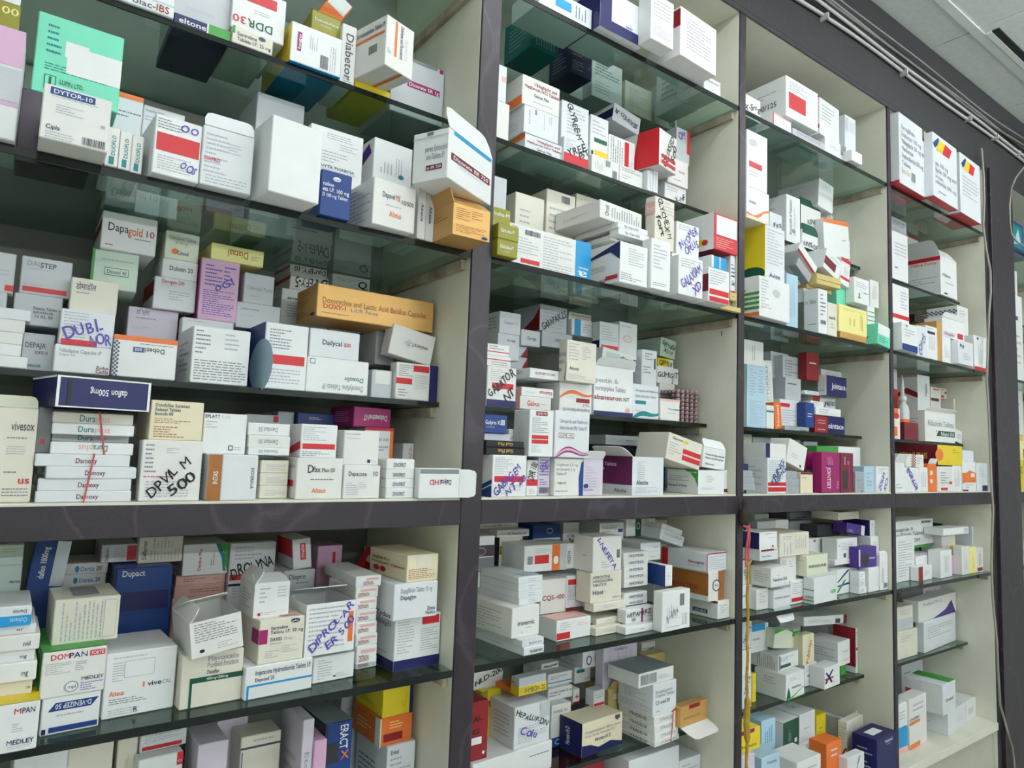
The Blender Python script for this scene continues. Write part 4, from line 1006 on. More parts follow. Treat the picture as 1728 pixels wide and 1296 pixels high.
DATA += r'''
@B.F1 a3
350 20 700 -120 - 8 0 w look=clear_plastic_wrapped_white_carton | R .3,.3,.6,.75 cy; P .66,.2,.9,.8 4 tl 90
300 - 480 -150 11 9 0 tl h=8 |
560 - 700 -160 13 9 0 nv h=7 |
755 170 1035 -100 - 9 0 w | R 0,0,1,.26 nv; R 0,0,.26,1 nv; K .6,.28,.75,.34; l:R 0,0,1,1 nv
1092 225 1242 -60 - 8 0 w | P .1,.1,.9,.36 6 lt; P .1,.5,.9,.9 5 lt
1287 360 1525 37 - 8 3 w | P .16,.2,.85,.86 10 lt; l:R 0,.6,1,.95 dred
1310 - 1405 -100 7 8 0 w h=13 | H .5,.3,.5,.3 bk 10 G.
1445 600 1555 492 - 6 0 w | T .2,.7,.9,.8 tx 0 Gabapin
700 - 900 -110 17 11 0 w h=9 |
920 - 1100 -80 17 11 0 ow h=7 |
1120 - 1330 -20 17 11 0 w h=9 |
420 - 640 -180 20 9 0 w h=8 |
@B.R1 a3
15 920 148 645 9 10 0 w | 0
15 645 132 397 9 10 0 w | R .7,.55,.95,.7 pi; P .2,.2,.8,.3 2 lt
258 985 505 880 - 9 0 w | T .3,.68,.92,.84 dred 0 Vildagliptin and; T .05,.44,.98,.6 dred 0 Metformin HCl Tablets; T .3,.14,.7,.3 tx 0 Galvus Met; l:R 0,.7,1,1 orr
250 880 478 690 8 9 0 w | T .3,.76,.37,.94 tx 270 tablet; P .55,.3,.6,.9 1 lt 90; P .1,.35,.2,.9 1 lt 90; P .7,.6,.8,.9 2 lt 90
238 690 485 487 8 9 0 w | T .3,.74,.92,.86 dred 0 Vildagliptin and; T .05,.58,.98,.7 dred 0 Metformin HCl Tablets; T .3,.36,.7,.48 tx 0 Galvus Met; P .3,.16,.8,.24 1 lt; l:R 0,0,1,.3 orr
515 1065 675 897 - 8 0 w | R 0,.0,1,.36 red; P .05,.55,.5,.95 5 lt; H .5,.72,.8,.3 bk 25 YREE; H .8,.5,.5,.24 bk 40 FST
498 900 677 657 9 8 0 w | P .2,.2,.9,.9 8 lt; H .5,.5,1.3,.2 bk -64 GLYREE-M2
700 1145 882 1018 - 9 0 w | K .74,.1,.92,.5; R .5,.6,.66,.92 dg; P .1,.3,.4,.8 4 lt 90
885 1215 1060 1087 - 9 0 w | P .1,.7,.9,.9 2 tx; P .1,.3,.5,.55 2 lt
690 1005 808 753 9.5 8 0 w | R .25,.06,.98,.2 ye; R .2,.38,.92,.48 dgr; R .05,.06,.18,.16 dgr; P .1,.55,.85,.9 4 lt
812 1040 985 884 9.5 9 0 w | R .6,.04,.76,.92 red; P .05,.05,.55,.95 6 tx 90; P .8,.05,.96,.3 4 lt
840 872 1020 707 10 8 0 g tilt=-8 | H .5,.5,.85,.26 bk 172 SERIPED-R; l:R 0,.2,1,.7 nv; l:G 0,.7,1,.7,1,1 w
1147 1070 1262 842 4.5 9 12 w | H .5,.62,1.35,.22 bk 65 GLUXSED; H .8,.5,.6,.18 bk 65 500; R .12,.24,.92,.34 red; R .12,.08,.92,.18 red; l:R .45,0,1,1 red; l:G .3,0,.45,0,.6,.3,.45,.7,.6,1,.45,1 red
1070 1260 1105 1122 - 9 0 w | P .3,.1,.7,.9 2 tx 90
1108 1272 1140 1128 - 9 0 w | P .3,.1,.7,.9 2 tx 90
1185 1330 1325 1207 - 8 0 w | H .7,.4,.5,.3 bk 20 X-MF; P .1,.6,.6,.9 2 lt
1205 1197 1340 1032 8.5 8 0 w | T .5,.5,.8,.6 dred 0 Oct; P .3,.16,.8,.24 1 tx
1262 1002 1350 837 9 8 0 g | R .78,.05,1,.98 red; H .35,.7,.5,.3 ink 20 OM
@B.F2 b1
20 488 243 388 -1.5 4 0 ol | T .12,.45,.78,.7 w 0 Ginkoba-M; P .35,.26,.6,.34 1 w
25 386 249 288 -1.5 4 0 ol | T .12,.45,.78,.7 w 0 Ginkoba-M; P .35,.26,.6,.34 1 w
20 255 197 172 2 4 0 ol | T .3,.4,.95,.7 w 0 koba-M
20 - 152 -30 8 3 0 g | H .6,.6,1,.3 bk 70 MRIL
180 557 712 285 2.5 8 0 w | R .8,0,1,1 cy; R .14,.14,.36,.24 red; T .83,.06,.96,.26 w 180 a; T .84,.3,.97,.36 w 180 Abbott; P .4,.1,.76,.9 12 lt; K .18,.8,.36,.92; P .1,.34,.34,.74 6 lt; P .03,.86,.12,.96 2 tx
210 - 398 87 13 9 0 ow | P .15,.6,.85,.85 4 lt; R .1,.46,.9,.47 tx
412 - 598 67 13 9 0 ow | P .1,.4,.9,.85 7 lt; K .5,.9,.8,.97; H .6,.26,1,.12 bk 8 GLYPTEN-M
605 - 765 98 14 8 0 ow | T .5,.84,.95,.92 lt 0 Gemin; T .05,.3,.15,.8 tx 90 OTU
902 672 1105 407 - 12 0 w | P .3,.45,.85,.9 7 lt; P .04,.06,.8,.26 4 tx; l:G 0,.62,1,1,1,.55,.8,.78,.4,.7,0,.5 nv; l:T .2,.06,.72,.15 tx 0 m-M 60; l:R .7,.1,.96,.2 red; l:P .2,.35,.9,.5 3 lt
900 406 1105 364 .5 12 0 w | T .2,.3,.68,.7 tx 0 GL-Clav-625
896 363 1095 322 .5 12 0 w | T .2,.3,.68,.7 tx 0 GL-Clav-625
890 321 1085 282 .5 12 0 w | T .2,.3,.68,.7 tx 0 GL-Clav-625
775 276 1045 137 1 13 4 w | P .25,.2,.95,.8 12 tx 90; T .1,.2,.2,.8 tx 90 Omni; l:P .2,.3,.8,.5 2 lt
1105 712 1230 387 - 10 0 w | P .1,.4,.8,.9 7 lt; P .1,.06,.8,.14 2 tx
1130 372 1265 114 0 8 4 ow | H .5,.52,1.5,.2 bk -64 GLYCHEX-M; H .3,.3,.7,.18 bk -64 fort; l:R 0,.55,1,.85 pi; l:T .2,.62,.9,.78 w 0 formin; P .3,.6,.95,.95 4 lt
1238 745 1280 482 1 6 0 w | 0
1283 750 1440 492 - 6 0 w | H .5,.52,1,.24 ink 38 GALAXIAM; H .75,.26,.4,.22 ink 40 XD; R .4,.3,.85,.31 ink; P .1,.7,.9,.94 4 lt
1270 485 1415 277 1.5 7 0 w | H .5,.55,1,.26 ink 40 INKOMER; H .75,.3,.65,.24 ink 35 OPLUS; P .1,.75,.9,.95 3 lt
1477 797 1612 574 - 9 0 w | R .04,.22,.96,.38 red; R .04,.02,.96,.16 red; P .06,.5,.85,.94 6 lt; l:R .2,.3,1,.8 mar
1620 715 1700 500 .5 6 0 w | P .1,.4,.9,.8 4 bl; T .2,.2,.9,.34 nv 0 Glim; R 0,.0,1,.06 red
1495 577 1595 497 0 7 0 cy | l:R 0,0,1,1 w; R .0,.0,.15,1 w; R .5,0,.6,1 lb
1512 489 1680 222 0 8 0 red | R .1,.42,.97,.95 w; P .2,.7,.9,.9 4 lt; P .1,.06,.9,.36 5 pi; l:R 0,0,1,1 w; l:O .6,.24,.14,.1 ye; l:O .72,.22,.1,.08 red
1555 848 1690 836 -1 6 0 tan | 0
1612 822 1700 782 -.5 6 0 tan | P .2,.3,.8,.6 1 br
1618 780 1700 738 0 5 0 tan | P .2,.3,.8,.6 1 br
@B.R2 b5
78 460 262 215 8 9 0 w | R 0,.0,1,.18 nv; R .16,.46,.9,.6 red; P .1,.64,.7,.95 6 lt; H .5,.6,1.1,.22 bk 42 GABATOR; H .74,.3,.4,.2 bk 42 NT
80 215 232 146 8 9 0 w | R .0,.62,1,.7 red; P .2,.1,.9,.5 2 tx
80 144 222 70 8 9 0 w | R .0,.3,1,.38 red; P .1,.5,.8,.9 2 tx
290 478 488 405 8 10 0 w | T .22,.3,.62,.7 red 0 Galvus; P .66,.4,.9,.55 1 lt; l:R 0,0,1,1 pi
300 415 503 347 8 10 0 w | T .55,.3,.95,.7 red 180 Galvus; P .1,.4,.4,.55 1 lt; l:R 0,0,1,1 pi
352 337 562 227 7.6 10 3 w | T .16,.42,.86,.66 dred 0 GUDCEF CV 200; P .16,.2,.6,.28 1 lt; l:P .2,.2,.8,.8 3 lt
540 490 745 314 8 7 0 w | W 0,.52,1,.8,.14,.12 orr; R .5,.36,.92,.5 dred; T .1,.04,.95,.16 lt 180 Glimepiride and Metformin HCl; T .7,.22,.95,.32 lt 180 Tablets IP
585 302 772 47 6 13 3 ow | G 0,0,.0,.35,.0,.3 bl; P .05,.5,.4,.95 6 lt; P .5,.55,.8,.9 6 lt; T .08,.28,.4,.36 tx 0 Alcorp; P .05,.05,.9,.2 4 lt; l:T .05,.6,.9,.72 lt 0 Gabapentin & Nortriptyline; l:T .05,.42,.65,.54 lt 0 Hydrochloride Tablets; l:T .05,.24,.4,.34 tx 0 Gabaneuro plus; l:G .82,0,1,.35,1,.5,.75,.0 bl
757 503 1005 207 8 9 0 w | R 0,0,1,.09 nv; T .02,.66,.6,.76 lt 0 pentin &; T .02,.5,.8,.6 lt 0 nortriptyline Tablets; T .0,.32,.7,.42 dred 0 abaneuron; T .74,.32,.9,.4 tx 0 NT; F t -40 2; O .86,.14,.06,.05 pi
1002 532 1168 327 8 9 0 w | W 0,.02,1,.3,.1,.14 tl; T .1,.78,.95,.86 lt 0 Glimepiride and Metformin; T .1,.62,.9,.7 lt 0 Hydrochloride Tablets; R .1,.42,.5,.52 tl; P .1,.2,.3,.26 1 lt
1180 552 1303 422 8 9 0 w | T .4,.5,.95,.6 tx 0 M Immunox; R .0,.9,1,1 pi; P .4,.3,.8,.4 1 lt
1175 418 1272 324 14 8 0 w | R .05,.25,.95,.55 g; T .1,.3,.9,.5 tx 0 GLL-mondo
@B.R2 b1
125 985 262 860 11 8 0 g | T .2,.45,.85,.6 lt 0 Gabapent 75; l:P .1,.2,.9,.8 4 tx
115 1080 255 1002 11 8 0 g | T .4,.4,.8,.6 tx 0 Gurage
265 1065 388 977 13 8 0 g | T .3,.4,.8,.6 tx 0 Gurage
190 1150 305 1078 14 8 0 g | G .6,0,1,0,1,1 dred
190 1218 305 1152 14 8 0 g | G .6,0,1,0,1,1 dred
385 977 560 814 16 9 0 g | P .1,.1,.9,.9 6 lt; H .5,.45,1,.26 bk 28 GABAPAX-LS; l:G .3,0,.8,.5,1,.9,1,.0 dred
400 1050 598 987 16 9 0 g | T .4,.4,.8,.6 tx 0 CEROC LP
600 1045 760 907 15 9 0 w | R .1,0,.35,1 cy; P .45,.2,.9,.8 4 lt
575 905 720 864 17 9 0 w | P .1,.2,.9,.8 2 orr
772 1120 895 927 13 9 0 w | R .08,.15,.96,.27 red; P .1,.4,.9,.9 6 lt; l:R 0,0,1,.4 nv
900 1112 1022 927 13 9 3 w | O .45,.42,.26,.12 pi; O .45,.42,.22,.09 w; T .28,.38,.62,.45 pi 0 OVOX; P .1,.8,.6,.9 1 lt
790 1200 1010 1122 11 4 0 w tilt=-6 | H .75,.6,.45,.4 bk -6 apic NT; R .1,.4,.5,.8 ltl
1045 1282 1143 1107 12 8 0 w | P .2,.6,.7,.9 3 tx; R .8,.3,.9,.7 dk; P .1,.1,.6,.4 3 tx
1168 1152 1265 1042 15 8 0 lgr tilt=-6 | H .5,.65,.9,.24 bk -8 GEMNISE; H .5,.32,.6,.22 bk -8 XL10
1150 1217 1248 1162 15 8 0 ye | H .5,.5,.9,.5 bk -8 GEMSB; R .0,.0,1,.15 w; R .7,.1,1,.9 w
1145 1292 1283 1219 14 9 0 w | H .5,.55,.95,.35 bk 0 GLIMIGIT; H .7,.2,.1,.3 bk 0 2
@B.BT b5
110 1065 327 780 .3 6 0 w | R .06,.36,.92,.5 red; P .06,.54,.6,.95 10 lt; P .06,.06,.9,.3 6 lt; H .42,.42,1,.2 ink 42 GABAGEM; H .66,.24,.7,.18 ink 36 NT 20; l:G 0,0,1,.32,1,.42,0,.12 bl; l:G .1,0,1,.28,1,0 bl
75 765 320 730 1 10 0 bk | T .3,.25,.7,.75 gold 180 Gud Plus
75 727 315 688 1 10 0 bk | T .3,.25,.7,.75 gold 180 Gud Plus
65 680 228 642 1 8 0 sil look=crumpled_silver_foil_packed_strip | P .1,.1,.9,.9 2 lt
62 636 208 522 .5 6 0 bl | T .04,.48,.72,.7 w 0 Gudpres XL; R .72,.46,.88,.74 w; T .74,.5,.86,.7 bl 0 50; P .1,.3,.6,.36 1 w
215 800 362 617 5 6 0 w | W 0,.6,1,.9,.1,.08 pi; T .8,.48,.95,.56 tx 180 Gal
330 1050 400 814 2.2 6 0 w | R 0,.28,1,.46 red; H .45,.7,1.6,.3 bk 72 DPR 100; P .2,.05,.8,.2 3 lt
403 1052 500 792 2 8 0 lil | P .1,.5,.9,.95 6 ink; K .1,.06,.9,.22; H .5,.75,.8,.2 ink 35 UNIT; P .1,.26,.8,.44 3 ink
505 1056 688 802 1 9 0 w | G .86,.0,1,0,1,.95,.92,.9,.84,.5 bl; T .05,.8,.8,.87 lt 0 Voglibose 0.2 mg; T .05,.68,.7,.75 lt 0 and Glimepiride 2 mg; T .05,.56,.4,.63 lt 0 Tablets IP; T .1,.32,.4,.38 tx 0 Volix-M2; P .05,.1,.5,.16 1 tx
687 1048 815 803 1 9 0 lil | P .1,.2,.7,.8 8 lt; O .15,.26,.12,.06 bl; T .02,.14,.5,.18 nv 0 Torrent; F t -35 1.6 w
345 796 505 492 .4 6 0 w | R .1,.38,.78,.46 red; R .1,.28,.78,.36 red; R .25,.88,.72,.97 dred; T .3,.9,.68,.95 w 0 GMR M2; P .1,.5,.8,.84 8 tx; P .1,.08,.5,.24 4 lt
508 798 728 496 .2 6 2 w | W 0,.0,1,.28,.14,.12 mag; W 0,.0,1,.24,.12,.05 pk; T .12,.74,.92,.82 lt 0 Glimepiride and Metformin; T .12,.6,.9,.68 lt 0 Hydrochloride (PR) Tablets IP; R .1,.42,.54,.52 mar; R .11,.43,.53,.51 w; T .14,.44,.5,.5 mar 0 GMR M2; T .66,.05,.95,.09 lt 0 GLENMARK
1000 1070 1198 792 0 9 0 w3 open=1 | P .16,.35,.4,.9 10 lt; T .12,.28,.5,.4 tx 0 Alniche; P .1,.05,.8,.22 5 lt; F l 55 3 w; l:R 0,.26,1,1 pl; l:T .02,.74,.55,.84 w 0 ine Tablets; l:T .02,.6,.2,.68 w 0 UP; l:T .5,.06,.85,.16 tx 0 Alniche
1420 1056 1585 879 .3 8 0 w | P .3,.5,.6,.8 4 lt; P .1,.2,.7,.3 2 lt; l:G .55,1,1,1,1,.3,.9,.65,.75,.88 gr; l:T .05,.28,.65,.38 dgr 0 Glyree-M 1 Forte; l:P .05,.5,.7,.76 3 lt; l:T .7,.88,.95,.95 w 0 Glyree
1587 1046 1628 877 2 6 0 w | R 0,.06,1,.2 mar
1222 862 1440 700 1 8 0 ow tilt=-12 | R .45,.4,.98,.58 red; R .45,.16,.98,.34 red; P .05,.2,.4,.7 5 lt; T .1,.8,.4,.9 tx 0 Glycomet; O .5,.84,.07,.06 ye
1450 872 1592 748 1 7 0 w tilt=-6 | T .1,.6,.95,.7 tx 0 Metformin Hydrochloride; T .1,.44,.9,.54 tx 0 Release and Glimepiride; T .1,.14,.5,.24 tx 0 Glycomet; F t 30 2
835 700 1240 652 14 9 0 g | P .3,.4,.6,.6 1 tx
1120 800 1215 727 11 6 0 cy | l:R 0,0,1,1 bl
860 800 1050 720 15 8 0 dk | 0
'''
